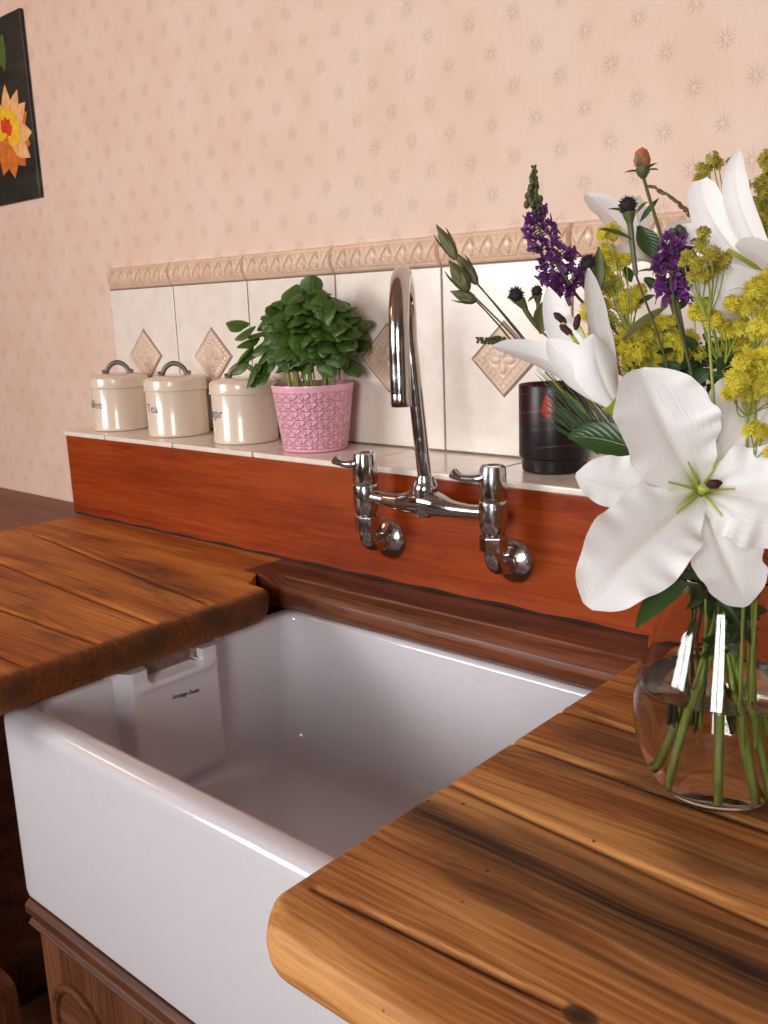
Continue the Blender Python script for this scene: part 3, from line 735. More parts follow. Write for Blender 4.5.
for vx, Ll in ((0.581, 0.036), (0.775, 0.043)):
    v = obj('valve', MB().lathe([(0.0, 0.098), (0.0105, 0.098), (0.0128, 0.101), (0.0152, 0.107), (0.0163, 0.113), (0.0163, 0.136), (0.0157, 0.1385), (0.0146, 0.1395), (0.0146, 0.1415), (0, 0.1415)], (vx, ty, 0), seg=40), M_chrome, tap)
    obj('cap', MB().lathe([(0.0156, 0.1412), (0.0161, 0.143), (0.0156, 0.160), (0.0147, 0.174), (0.0138, 0.1775), (0.0120, 0.1785), (0.0113, 0.1772), (0, 0.1772)], (vx, ty, 0), seg=40), M_chrome, v)
    d = np.array([-0.8, -0.6, 0.0]); b = np.array([vx, ty, 0.165])
    pth = spline([b + d * 0.008, b + d * 0.018 + [0, 0, -0.001], b + d * (Ll - 0.010) + [0, 0, 0.000], b + d * (Ll - 0.002) + [0, 0, 0.004], b + d * (Ll + 0.003) + [0, 0, 0.008]], 6)
    obj('lever', MB().tube(pth, np.interp(np.linspace(0, 1, len(pth)), [0, 0.3, 0.6, 0.8, 0.93, 1], [0.0062, 0.0048, 0.0046, 0.0062, 0.0066, 0.0035]), 18), M_chrome, v)
    obj('hex_nut', MB().lathe([(0.0, 0.0795), (0.0142, 0.0795), (0.0163, 0.081), (0.0163, 0.0975), (0.0146, 0.099), (0, 0.099)], (vx, ty, 0), seg=6), M_chrome, tap, smooth=False, bevel=0.0006)
    obj('elbow', MB().tube(spline([(vx, ty, 0.086), (vx, ty, 0.074), (vx, ty + 0.005, 0.064), (vx, ty + 0.016, 0.0595), (vx, -0.137, 0.059)], 7), 0.0108, 24), M_chrome, tap)
    obj('wall_flange', MB().lathe([(0.0262, 0.0), (0.0268, 0.0018), (0.0258, 0.004), (0.0215, 0.0075), (0.0165, 0.0105), (0.0125, 0.0125), (0.0118, 0.0155), (0, 0.0155)], (vx, -D, 0.059), (0, -1, 0), 44), M_chrome, tap)

# ------------------------------------------------------------------ three enamel canisters
def canister(cx, word, label, turn):
    cy = -0.059
    c = thing('storage_canister', label, 'canister', (cx, cy, H), 'enamel canisters on the ledge')
    r = 0.0515
    obj('body', MB().lathe([(0, 0.0004), (r - 0.004, 0.0004), (r - 0.001, 0.001), (r, 0.003), (r, 0.006), (r - 0.0005, 0.008), (r - 0.0005, 0.078), (r - 0.002, 0.080), (0, 0.080)], (cx, cy, H), seg=72), M_enamel, c)
    ld = obj('lid', MB().lathe([(0, 0.0765), (r + 0.0008, 0.0765), (r + 0.0025, 0.0772), (r + 0.0028, 0.079), (r + 0.0018, 0.0805), (r + 0.0018, 0.0905), (r + 0.0005, 0.0945), (r - 0.004, 0.0972), (r - 0.012, 0.0985), (r - 0.018, 0.1005), (r - 0.024, 0.1012), (0, 0.1015)], (cx, cy, H), seg=72), M_enamel, c)
    hd = np.array([0.74, 0.67, 0.0]); p = np.array([cx, cy, H + 0.1005])
    arch = spline([p - hd * 0.027 + [0, 0, 0.0015], p - hd * 0.021 + [0, 0, 0.003], p - hd * 0.0165 + [0, 0, 0.011], p - hd * 0.009 + [0, 0, 0.0175], p + [0, 0, 0.0200], p + hd * 0.009 + [0, 0, 0.0175], p + hd * 0.0165 + [0, 0, 0.011], p + hd * 0.021 + [0, 0, 0.003], p + hd * 0.027 + [0, 0, 0.0015]], 6)
    obj('handle', MB().tube(arch, np.interp(np.linspace(0, 1, len(arch)), [0, 0.08, 0.2, 0.5, 0.8, 0.92, 1], [0.0058, 0.0054, 0.0040, 0.0044, 0.0040, 0.0054, 0.0058]), 12), M_handle, ld)
    V, F = text_mesh(word, 0.021)
    a0 = math.radians(turn); R = r - 0.0004
    mb = MB().add([(cx + (R + 0.0002 + v[2]) * math.cos(a0 + v[0] / R), cy + (R + 0.0002 + v[2]) * math.sin(a0 + v[0] / R), H + 0.048 + v[1]) for v in V], F)
    tag(obj('lettering', mb, M_print, c, smooth=False), 'grey printed word ' + word)
canister(-0.136, 'Coffee', 'leftmost cream enamel canister with Coffee lettering, on the end of the tiled ledge', -104)
canister(0.036, 'Tea', 'middle cream enamel canister lettered Tea, between the other two on the ledge', -92)
canister(0.214, 'Sugar', 'cream enamel canister lettered Sugar, right beside the pink plant pot', -108)

# ------------------------------------------------------------------ potted basil
bx, by = 0.381, -0.068
pot = thing('potted_basil', 'bushy green basil plant in a pink embossed pot on the tiled ledge', 'potted plant', (bx, by, H))
obj('pot', MB().lathe([(0, 0.0003), (0.044, 0.0003), (0.0470, 0.002), (0.0480, 0.005), (0.0540, 0.050), (0.0592, 0.090), (0.0602, 0.0945), (0.0598, 0.0965), (0.0580, 0.0965), (0.0566, 0.092), (0.0535, 0.078), (0, 0.078)], (bx, by, H), seg=90), M_pot, pot)
obj('compost', MB().lathe([(0.0518, 0.0795), (0.04, 0.082), (0.02, 0.083), (0, 0.0835)], (bx, by, H), seg=40), M_soil, pot)
VIEW = -ROT[:, 2]              # looking direction of the photograph, used only to orient flower faces
TOCAM = ROT[:, 2]; RIGHT = ROT[:, 0]; UP = ROT[:, 1]
def petal(mb, B, Mi, T, W, nrm, cup=0.15, ruf=0.0, seed=0, nu=22, nv=13, prof=None, fold=0.0, freq=2.2, tipcurl=0.0, twist=0.0):
    """a thin curved blade from B to T, widest in the middle; W is its half width"""
    r = np.random.default_rng(seed); ph, ph2 = r.uniform(0, 6.28, 2)
    us = np.linspace(0, 1, nu); C = bez(B, Mi, T, nu); tan = np.gradient(C, axis=0)
    pu, pw = prof or ((0, .12, .3, .52, .74, .9, .97, 1), (.20, .34, .74, 1, .90, .58, .28, .03))
    wd = np.interp(us, pu, pw) * W
    wd = np.convolve(np.pad(wd, 1, mode='edge'), [.25, .5, .25], 'valid')
    P, UV = [], []
    for i, u in enumerate(us):
        t = unit(tan[i]); s = unit(np.cross(t, nrm)); n = unit(np.cross(s, t))
        if twist:
            a = twist * u; s, n = s * math.cos(a) + n * math.sin(a), n * math.cos(a) - s * math.sin(a)
        row, ur = [], []
        for v in np.linspace(-1, 1, nv):
            e = abs(v) ** 2.2 * math.sin(math.pi * min(1, u * 1.02)) ** 0.7
            wav = math.sin(6.283 * freq * u + ph + (1.7 if v > 0 else 0)) + 0.5 * math.sin(6.283 * freq * 2.3 * u + ph2 + (0.6 if v > 0 else 0))
            off = cup * wd[i] * v * v - fold * wd[i] * math.exp(-(v / 0.16) ** 2) * (1 - u) + ruf * W * wav * e - tipcurl * W * max(0, u - 0.7) ** 2 * 11
            row.append(C[i] + s * wd[i] * v * (1 + 0.05 * ruf * 8 * math.sin(6.283 * 3.1 * u + ph2) * e) + n * off); ur.append((u, v * 0.5 + 0.5))
        P.append(row); UV.append(ur)
    mb.grid(P, uv=UV)
LEAF = ((0, .1, .3, .5, .75, .92, 1), (.06, .4, .9, 1, .72, .34, .02))
ROUND = ((0, .1, .3, .55, .8, .94, 1), (.10, .55, .95, 1, .80, .42, .05))
fol = MB(); stm = MB(); ctr = np.array([bx, by, H])
def basil_leaf(c, out, ln, seed):
    r = np.random.default_rng(seed)
    out = unit(out); up = np.array([0, 0, 1.0])
    tdir = unit(out * np.array([1, 1, 0.35]) + r.normal(0, 0.3, 3) + up * r.uniform(-0.9, -0.1))
    nrm = unit(up * 0.55 + out * 0.9 + TOCAM * 0.45 + r.normal(0, 0.25, 3))
    B = np.array(c) - tdir * ln * 0.4; T = B + tdir * ln - up * ln * 0.12; Mi = (B + T) / 2 + nrm * ln * 0.16
    petal(fol, B, Mi, T, ln * r.uniform(0.38, 0.46), nrm, cup=-0.5, ruf=0.02, seed=seed, nu=9, nv=7, prof=ROUND, fold=0.12)
k = 0
for i in range(300):
    a = rng.uniform(0, 2 * math.pi); ph = math.acos(rng.uniform(-0.85, 1)); rr = rng.uniform(0.62, 1.0)
    o = np.array([math.sin(ph) * math.cos(a), math.sin(ph) * math.sin(a), math.cos(ph)])
    c = np.array([bx + 0.010, by - 0.010, H + 0.174]) + o * np.array([0.068, 0.048, 0.058]) * rr
    if c[1] > -0.018: continue
    basil_leaf(c, o, rng.uniform(0.027, 0.042), 100 + i)
for px, py, d in ((362, 322, 1.33), (358, 342, 1.34), (352, 364, 1.33), (364, 332, 1.34), (240, 322, 1.37), (250, 340, 1.365), (242, 362, 1.365), (252, 372, 1.36), (262, 376, 1.36), (260, 332, 1.36), (266, 352, 1.355), (276, 345, 1.35), (247, 330, 1.36), (262, 345, 1.35), (255, 352, 1.36), (268, 362, 1.36), (246, 352, 1.36), (258, 368, 1.36), (272, 335, 1.35), (280, 322, 1.34), (268, 318, 1.36)):   # the shoot leaning left
    basil_leaf(at(px, py, d), np.array([-0.7 if px < 300 else 0.6, -0.5, 0.0]), 0.036, 900 + px)
for i in range(26):
    a = rng.uniform(0, 6.28); r0 = rng.uniform(0.004, 0.036)
    b = np.array([bx + r0 * math.cos(a), by + r0 * math.sin(a), H + 0.08]); e = np.array([bx + 1.25 * r0 * math.cos(a), by - 0.008 + 1.0 * r0 * math.sin(a), H + rng.uniform(0.15, 0.19)])
    stm.tube(bez(b, (b + e) / 2 + rng.normal(0, 0.004, 3), e, 7), 0.0013, 6)
obj('stems', stm, M_stem, pot); obj('foliage', fol, M_basil, pot, angle=80)

# ------------------------------------------------------------------ smoked glass candle holder
cx, cy = 0.776, -0.053
can = thing('candle_holder', 'dark smoked glass candle holder with a glowing flame beside the wall tiles', 'candle', (cx, cy, H))
obj('glass', MB().lathe([(0, 0.0003), (0.034, 0.0003), (0.0365, 0.002), (0.0372, 0.005), (0.0372, 0.016), (0.0376, 0.0175), (0.0402, 0.0190), (0.0408, 0.022), (0.0408, 0.103), (0.0402, 0.1045), (0.0390, 0.103), (0.0385, 0.024), (0.034, 0.020), (0, 0.020)], (cx, cy, H), seg=72), M_smoked, can)
obj('wax', MB().lathe([(0, 0.021), (0.033, 0.021), (0.0378, 0.026), (0.0378, 0.060), (0.034, 0.0585), (0, 0.058)], (cx, cy, H), seg=48), M_wax, can)
obj('wick', MB().tube([(cx, cy - 0.004, H + 0.057), (cx, cy - 0.004, H + 0.066)], 0.0007, 6), M_mark, can)
obj('flame', MB().lathe([(0, 0.062), (0.0034, 0.0645), (0.0062, 0.070), (0.0060, 0.077), (0.0034, 0.086), (0, 0.095)], (cx - 0.004, cy - 0.008, H), seg=16), M_flame, can)

cl = bpy.data.lights.new('candle_light', 'POINT'); cl.energy = 0.16; cl.color = (1.0, 0.36, 0.10); cl.shadow_soft_size = 0.006
clo = bpy.data.objects.new('candle_light', cl); sc.collection.objects.link(clo); clo.parent = can; clo.location = (0, -0.010, 0.078)

# ------------------------------------------------------------------ painting
pic = thing('painting', 'dark canvas painting of an orange water lily hanging high on the wall', 'picture', (-0.62, -0.002, 0.596))
def make_canvas():
    t = NT('dark_painted_canvas'); co = t.coord(); X, Y, Z = t.sep(co)
    n = t.noise(t.scale(co, 9, 9, 22), 1.0, 5, 0.6, 1.2); n2 = t.noise(co, 500, 2)
    c = t.ramp(n, [(0.3, srgb(14, 16, 14)), (0.52, srgb(34, 34, 26)), (0.64, srgb(52, 44, 30)), (0.76, srgb(72, 84, 44))])
    return t.done(t.pbsdf(Base_Color=c, Roughness=0.45, Normal=t.bump(n2, 0.2, 0.0006)).outputs[0])
obj('canvas', MB().box((-0.79, 0.0002, 0.596), (-0.4445, 0.007, 0.9445)), make_canvas(), pic, smooth=False, bevel=0.002)
Mo = [plain('paint_' + n, c, 0.45, var=0.12, vscale=60) for n, c in (('orange', srgb(206, 112, 36)), ('peach', srgb(236, 176, 120)), ('yellow', srgb(244, 186, 40)), ('red', srgb(206, 66, 24)), ('leaf_green', srgb(74, 96, 40)))]
def paint(name, shapes, mat, lift):
    mb = MB()
    for q_, (px, py, ln, wd, ang) in enumerate(shapes):
        n = 18; wd *= 1.6; ln *= 1.02; pts = []
        for q in range(n):
            s = q / n * 2; side = 1 if s < 1 else -1; tt = s if s < 1 else 2 - s
            l = tt * ln; w = wd * math.sin(math.pi * tt ** 0.8) * side; c, s2 = math.cos(ang), math.sin(ang)
            pts.append((px + l * c - w * s2, 0.0001 - lift - 0.00004 * q_, py + l * s2 + w * c))
        V = pts + [(p[0], 0.0006, p[2]) for p in pts]
        mb.add(V, [tuple(range(n))] + [(i, (i + 1) % n, n + (i + 1) % n, n + i) for i in range(n)])
    obj(name, mb, mat, pic, smooth=False)
LX, LZ = -0.541, 0.728
paint('painted_petals', [(LX, LZ, 0.085, 0.019, a) for a in (-0.9, -0.35, -1.5, 3.6, 4.2, 0.35)] , Mo[0], 0.0004)
paint('painted_petal_tips', [(LX + 0.012 * math.cos(a), LZ + 0.012 * math.sin(a), 0.080, 0.013, a) for a in (-0.1, 0.55, 0.95, -0.62, 1.5, 2.2, 2.8)], Mo[1], 0.0008)
paint('painted_heart', [(LX - 0.005, LZ, 0.058, 0.013, a) for a in (0.2, 0.7, 1.2, 1.7, 2.2, 2.7, -0.3)], Mo[2], 0.0012)
paint('painted_stamens', [(LX - 0.008, LZ + 0.004, 0.03, 0.008, a) for a in (0.3, 0.9, 1.5, 2.1)], Mo[3], 0.0016)
paint('painted_leaf', [(-0.56, 0.86, 0.065, 0.018, 0.9), (-0.53, 0.845, 0.055, 0.006, 1.45)], Mo[4], 0.0004)

# ------------------------------------------------------------------ glass vase
VX, VY = 1.124, -0.397
vase = thing('glass_vase', 'clear pear-shaped glass vase of water on the right of the worktop', 'vase', (VX, VY, 0.0))
outp = [(0.030, 0.0005), (0.036, 0.002), (0.043, 0.009), (0.050, 0.020), (0.0560, 0.035), (0.0592, 0.050), (0.0600, 0.064), (0.0588, 0.078), (0.0555, 0.093), (0.0505, 0.110), (0.0458, 0.127), (0.0420, 0.144), (0.0405, 0.155), (0.0412, 0.163), (0.0428, 0.168)]
o_s = spline([(r, 0, z) for r, z in outp], 4); outp = [(p[0], p[2]) for p in o_s]
inp = [(r - 0.0022, z) for r, z in outp if z > 0.010]
prof = [(0, 0.0005)] + outp + [(outp[-1][0] - 0.0011, 0.1690)] + inp[::-1] + [(0.030, 0.0062), (0, 0.0055)]
obj('glass', MB().lathe(prof, (VX, VY, 0), seg=96), M_glass, vase, angle=70)
WL = 0.083
wp = [(r + 0.0004, z) for r, z in inp if z < WL]; rw = np.interp(WL, [z for r, z in inp], [r for r, z in inp])
obj('water', MB().lathe([(0, 0.0051), (0.030, 0.0058)] + wp + [(rw + 0.0003, WL + 0.001), (rw - 0.002, WL), (0, WL)], (VX, VY, 0), seg=96), M_water, vase, angle=70)

# ------------------------------------------------------------------ flowers
GRP = 'flowers in the glass vase'
NECK = np.array([VX, VY, 0.158])
def stem_path(head, leave, foot, low_z=0.009):
    """from the foot on the vase bottom, through the neck, up to the flower head"""
    a = np.array([VX + foot[0], VY + foot[1], low_z]); nk = NECK + np.array([leave[0], leave[1], 0.0])
    h = np.array(head, float); mid = nk * 0.45 + h * 0.55 + np.array([0, 0, 0.22 * np.linalg.norm((h - nk)[:2])])
    low = a * 0.45 + nk * 0.55 - np.array([0, 0, 0.002])
    return spline([a, low, nk, mid, h], 9)
def flower(name, label, foot):
    return thing(name, label, 'flower', (VX + foot[0], VY + foot[1], 0.008), GRP)
def stem(par, head, leave, foot, r=0.0028, mat=None):
    foot = (foot[0] * 1.25, foot[1] * 1.25); k_ = math.hypot(*foot)
    if k_ > 0.037: foot = (foot[0] * 0.037 / k_, foot[1] * 0.037 / k_)
    leave = (leave[0] * 0.5 - foot[0] * 0.35, leave[1] * 0.5 - foot[1] * 0.35) if r > 0.0015 else leave
    p = stem_path(head, leave, foot if r > 0.0016 else (foot[0] * 0.7, foot[1] * 0.7), 0.009 if r > 0.0016 else 0.050)
    mb = MB().tube(p, np.linspace(r * 1.15, r * 0.8, len(p)), 10)
    for q in (0.2, 0.47, 0.75):
        i = int(q * len(p)); mb.sphere(p[i], r * 1.25, 8, 6)
    obj('stem', mb, mat or M_stem, par); return p


def lily_open():
    L = flower('lily', 'large fully open white lily facing forward at the front of the vase', (0.010, -0.022))
    c = at(699, 490, 0.605)
    T = lambda x, y, d: at(x, y, d)
    back = at(701, 492, 0.640)
    spec = [  # tip, mid, half width, normal tweak, ruffle
        ((576, 474, 0.612), (628, 488, 0.606), 0.0190, (0.0, 0.1), 0.08, 0.15),
        ((748, 606, 0.600), (726, 560, 0.606), 0.0250, (0.1, 0.2), 0.09, 0.1),
        ((800, 362, 0.640), (738, 430, 0.632), 0.0330, (-0.2, 0.1), 0.10, 0.2),
        ((640, 366, 0.605), (668, 440, 0.585), 0.0330, (0.15, -0.25), 0.10, 0.25),
        ((588, 606, 0.575), (648, 530, 0.580), 0.0310, (-0.1, 0.35), 0.10, 0.22),
        ((812, 520, 0.585), (750, 488, 0.580), 0.0345, (0.0, 0.1), 0.10, 0.22)]
    for k, (tp, md, w_, nt, rf, cup) in enumerate(spec):
        mb = MB(); n = unit(TOCAM + RIGHT * nt[0] + UP * nt[1])
        base = (c * 0.75 + back * 0.25) if k >= 3 else (c * 0.55 + back * 0.45)
        b2 = base + (T(*tp) - base) * 0.03
        petal(mb, b2, T(*md), T(*tp), w_, n, cup=cup, ruf=rf, seed=40 + k, nu=44, nv=27, fold=0.22, freq=2.7, tipcurl=0.12, prof=((0, .12, .3, .52, .74, .9, .97, 1), (.26, .46, .84, 1, .90, .62, .36, .06)) if k >= 3 else None)
        obj('petal', mb, M_lily, L, angle=80)
    mb = MB().tube(bez(back, c + TOCAM * 0.004, at(704, 489, 0.588), 10), np.linspace(0.0034, 0.0026, 10), 10).sphere(at(704, 488, 0.586), 0.0042, 10, 6, (1, 1, 0.7))
    obj('pistil', mb, M_pist, L)
    st = MB(); an = MB()
    for k, (x, y) in enumerate(((668, 482), (688, 462), (718, 462), (735, 489), (722, 516), (676, 514))):
        e = at(x, y, 0.588); st.tube(bez(back * 0.4 + c * 0.6, (c + e) / 2 + TOCAM * 0.004, e, 8), np.linspace(0.0012, 0.0006, 8), 7)
    obj('filaments', st, M_pist, L)
    a = at(714, 484, 0.583); an.tube([a - RIGHT * 0.005 - UP * .001, a - RIGHT * 0.002, a + RIGHT * 0.002, a + RIGHT * 0.005 + UP * 0.001], [0.001, 0.0031, 0.0031, 0.001], 9)
    tag(obj('anther', an, M_anther, L), 'dark maroon pollen-covered anther')
    p = stem(L, back + TOCAM * 0.002 + VIEW * 0.004, (0.002, -0.006), (0.010, -0.022), 0.0023)
    mb = MB(); petal(mb, NECK + np.array([-0.012, -0.022, 0.010]), at(658, 590, 0.625), at(636, 628, 0.62), 0.0085, unit(TOCAM + UP * 0.4), cup=0.25, seed=3, nu=16, nv=7, prof=LEAF)
    obj('leaf', mb, M_leaf, L, angle=80)
    mb = MB(); petal(mb, at(650, 455, 0.655), at(600, 432, 0.665), at(568, 437, 0.668), 0.0125, unit(TOCAM + UP * 0.2), cup=0.2, seed=4, nu=16, nv=7, prof=LEAF)
    obj('leaf', mb, M_leaf, L, angle=80)
lily_open()

def lily_side():
    L = flower('lily', 'half-open white lily leaning left with maroon anthers, above the candle holder', (-0.0165, -0.015))
    base = at(622, 414, 0.668)
    spec = [((492, 347, 0.690), (556, 352, 0.690), 0.0125, (-0.25, 0.75), 0.03, 0.35, 0.0),
            ((548, 287, 0.700), (566, 362, 0.700), 0.0125, (-0.5, 0.15), 0.03, 0.35, 0.0),
            ((588, 268, 0.695), (592, 345, 0.692), 0.0112, (0.5, 0.0), 0.03, 0.45, 0.0),
            ((548, 340, 0.680), (580, 372, 0.672), 0.0135, (-0.5, 0.3), 0.02, 0.35, 0.0),
            ((594, 334, 0.660), (594, 372, 0.655), 0.0165, (0.15, 0.1), 0.02, -0.45, 0.0)]
    for k, (tp, md, w_, nt, rf, cup, tw) in enumerate(spec):
        mb = MB(); petal(mb, base, at(*md), at(*tp), w_, unit(TOCAM + RIGHT * nt[0] + UP * nt[1]), cup=cup, ruf=rf, seed=60 + k, nu=34, nv=19, fold=0.15, freq=1.4, twist=tw)
        obj('petal', mb, M_lily, L, angle=80)
    st = MB(); an = MB()
    for x, y, d, ax in ((566, 330, 0.683, (-0.6, 0.5)), (577, 322, 0.681, (0.2, 1.0)), (560, 318, 0.69, (0.6, -0.5))):
        e = at(x, y, d); st.tube(bez(base, (base + e) / 2 + UP * 0.004, e, 9), np.linspace(0.0015, 0.0008, 9), 7)
        q = unit(RIGHT * ax[0] + UP * ax[1]); an.tube([e - q * 0.006, e - q * 0.003, e + q * 0.003, e + q * 0.006], [0.0008, 0.0026, 0.0026, 0.0008], 9)
    obj('filaments', st, M_pist, L); obj('anther', an, M_anther, L)
    mb = MB().tube([base + unit(at(590, 385, 0.665) - base) * 0.012, base, base + unit(base - at(600, 390, 0.667)) * 0.008], [0.0075, 0.0052, 0.003], 14); obj('calyx', mb, M_stem, L)
    stem(L, base, (-0.016, -0.004), (-0.0165, -0.015), 0.0022)
lily_side()

def lily_right():
    L = flower('lily', 'white trumpet lily seen from the side, highest at the right of the vase', (0.028, -0.004))
    base = at(792, 292, 0.665)
    spec = [((739, 151, 0.655), (722, 210, 0.640), 0.0098, (-0.75, 0.1), 0.06, 0.40),
            ((700, 180, 0.676), (708, 244, 0.660), 0.0140, (-0.6, 0.5), 0.06, 0.25),
            ((672, 240, 0.672), (716, 226, 0.668), 0.0150, (-0.1, 0.7), 0.04, 0.2),
            ((688, 292, 0.668), (728, 262, 0.662), 0.0210, (0.0, 0.8), 0.05, 0.25),
            ((716, 318, 0.650), (742, 285, 0.648), 0.0190, (0.1, -0.4), 0.03, -0.35),
            ((735, 246, 0.640), (764, 250, 0.640), 0.0110, (-0.3, 0.4), 0.03, 0.3)]
    for k, (tp, md, w_, nt, rf, cup) in enumerate(spec):
        mb = MB(); petal(mb, base, at(*md), at(*tp), w_, unit(TOCAM + RIGHT * nt[0] + UP * nt[1]), cup=cup, ruf=rf, seed=80 + k, nu=34, nv=19, fold=0.15, freq=1.7, prof=((0, .12, .3, .52, .74, .9, .97, 1), (.2, .4, .8, 1, .95, .78, .55, .25)) if k in (1, 2, 3) else None)
        obj('petal', mb, M_lily, L, angle=80)
    obj('pistil', MB().tube(bez(base, at(750, 262, .655), at(728, 250, .648), 8), 0.0016, 8), M_pist, L)
    stem(L, base, (0.018, 0.004), (0.028, -0.004), 0.0022)
lily_right()

def lily_back():
    L = flower('lily', 'pale translucent lily at the back, one petal showing against the wall behind the rosebud', (0.004, 0.024))
    base = at(652, 262, 0.78)
    for k, (tp, md, w_, nt) in enumerate([((586, 194, 0.80), (615, 215, 0.78), 0.0165, (0.2, 0.4)), ((640, 196, 0.80), (632, 225, 0.79), 0.010, (0.3, 0.1)), ((600, 262, 0.79), (625, 250, 0.775), 0.0135, (-0.2, 0.8)), ((668, 250, 0.77), (655, 246, 0.765), 0.011, (0.2, 0.8)), ((690, 222, 0.80), (672, 236, 0.79), 0.0105, (0.3, 0.5))]):
        mb = MB(); petal(mb, base, at(*md), at(*tp), w_, unit(TOCAM + RIGHT * nt[0] + UP * nt[1]), cup=0.25, ruf=0.05, seed=120 + k, nu=28, nv=15, fold=0.1)
        obj('petal', mb, M_lily, L, angle=80)
    stem(L, base, (-0.002, 0.018), (0.004, 0.024), 0.002)
lily_back()

# yellow lady's mantle sprays
def floret(mb, c, n, r, rg):
    n = unit(n); a = unit(np.cross(n, rg.normal(0, 1, 3))); b = np.cross(n, a); V = [c]; F = []
    K = 5; ph = rg.uniform(0, 6.28)
    for k in range(K):
        t = ph + 2 * math.pi * k / K
        for dt, rr, up in ((-0.45, 0.55, 0.12), (0, 1.0, 0.30), (0.45, 0.55, 0.12)):
            V.append(c + (a * math.cos(t + dt) + b * math.sin(t + dt)) * r * rr + n * r * up)
        F.append((0, 1 + 3 * k, 2 + 3 * k, 3 + 3 * k))
    mb.add(V, F)
def mantle(label, clusters, depth, leave, foot, mat, dens=1.0, cluster_seed=0):
    L = flower('lady_mantle_spray', label, foot); rg = np.random.default_rng(500 + cluster_seed)
    fm = MB(); sm = MB(); cs = []
    clusters = list(clusters) + [(x + rg.normal(0, r * 0.9), y + rg.normal(0, r * 0.9), r * rg.uniform(0.6, 0.85)) for x, y, r in clusters]
    for x, y, r in clusters:
        d = depth + rg.uniform(-0.022, 0.022); c = at(x, y, d); R = r / FPX * d; cs.append(c)
        n = int(dens * (18 + 1.05 * r * r * 0.34 * 2))
        for _ in range(min(n, 190)):
            o = rg.normal(0, 1, 3); o = unit(o) * R * rg.uniform(0.25, 1.0) ** 0.6
            floret(fm, c + o, o + TOCAM * R * 0.3 + np.array([0, 0, R * 0.4]), rg.uniform(0.0024, 0.0038), rg)
            if rg.random() < 0.25: sm.tube([c - np.array([0, 0, R * 0.7]), c + o * 0.95], 0.0003, 4, cap=False)
    hub = np.mean(cs, axis=0) * 0.82 + NECK * 0.18
    for c in cs: sm.tube(bez(hub, (hub + c) / 2 + rg.normal(0, 0.006, 3), c, 8), 0.0005, 5)
    obj('florets', fm, mat, L, smooth=False); obj('branchlets', sm, M_stem, L)
    stem(L, hub, leave, foot, 0.0012)
mantle("lady's mantle spray with yellow florets, left of the tall thistle stalk", [(612, 232, 9), (606, 252, 10), (618, 262, 9), (604, 272, 9), (612, 285, 12), (600, 304, 12), (625, 302, 12), (606, 322, 12), (596, 330, 8), (640, 290, 7)], 0.74, (-0.014, 0.012), (-0.006, 0.02), M_ysmall, 1.0, 1)
mantle("lady's mantle spray with yellow florets, directly above the big open lily's top petal", [(618, 345, 12), (636, 352, 13), (655, 352, 12), (645, 334, 11), (672, 340, 11), (660, 368, 8), (625, 330, 9), (685, 355, 8), (640, 366, 8), (610, 360, 8), (662, 322, 8), (630, 362, 9), (650, 340, 10), (668, 356, 9), (612, 372, 7), (690, 338, 9), (700, 352, 7)], 0.71, (-0.010, -0.010), (-0.012, 0.004), M_ysmall, 1.0, 2)
mantle("lady's mantle spray of olive florets in front of the side-facing lily's lower petals", [(702, 244, 7), (712, 255, 8), (720, 264, 7), (697, 264, 7), (688, 256, 6), (704, 276, 6)], 0.628, (0.006, -0.018), (0.016, 0.014), M_yolive, 0.9, 3)
mantle("lady's mantle spray with yellow florets, below the right-hand trumpet lily", [(700, 292, 11), (716, 298, 11), (732, 308, 12), (712, 318, 11), (697, 312, 9), (728, 328, 11), (738, 345, 12), (722, 345, 9), (742, 326, 9), (750, 350, 8)], 0.668, (0.012, 0.010), (0.022, 0.012), M_ysmall, 1.0, 4)
mantle("bright yellow lady's mantle spray at the right edge beneath the trumpet lily", [(756, 288, 12), (746, 305, 10), (766, 306, 12), (776, 290, 12), (760, 325, 10), (775, 330, 12)], 0.63, (0.022, -0.008), (0.03, 0.006), M_ysmall, 1.0, 5)
mantle("bright yellow lady's mantle spray touching the open lily's right-hand petals", [(738, 378, 12), (756, 366, 13), (752, 390, 12), (768, 382, 13), (730, 392, 7), (768, 352, 11), (742, 362, 8), (780, 395, 12)], 0.60, (0.020, -0.018), (0.024, -0.018), M_ysmall, 1.0, 6)
mantle("lady's mantle spray of olive florets highest at the right, behind the trumpet lily", [(712, 158, 6), (718, 163, 6), (704, 171, 5), (697, 178, 4), (744, 186, 7), (738, 196, 6), (766, 158, 8), (772, 172, 9), (762, 184, 8), (755, 205, 8), (768, 205, 9), (745, 208, 6), (758, 224, 8), (770, 232, 9), (764, 250, 7), (692, 205, 3), (766, 265, 7)], 0.74, (0.016, 0.018), (0.012, 0.028), M_yolive, 0.85, 7)
mantle("tiny lady's mantle sprig lying over the open lily's upper right petal", [(749, 430, 5), (758, 433, 4), (766, 430, 4), (770, 452, 4)], 0.585, (0.026, -0.012), (0.03, -0.01), M_ysmall, 0.9, 8)

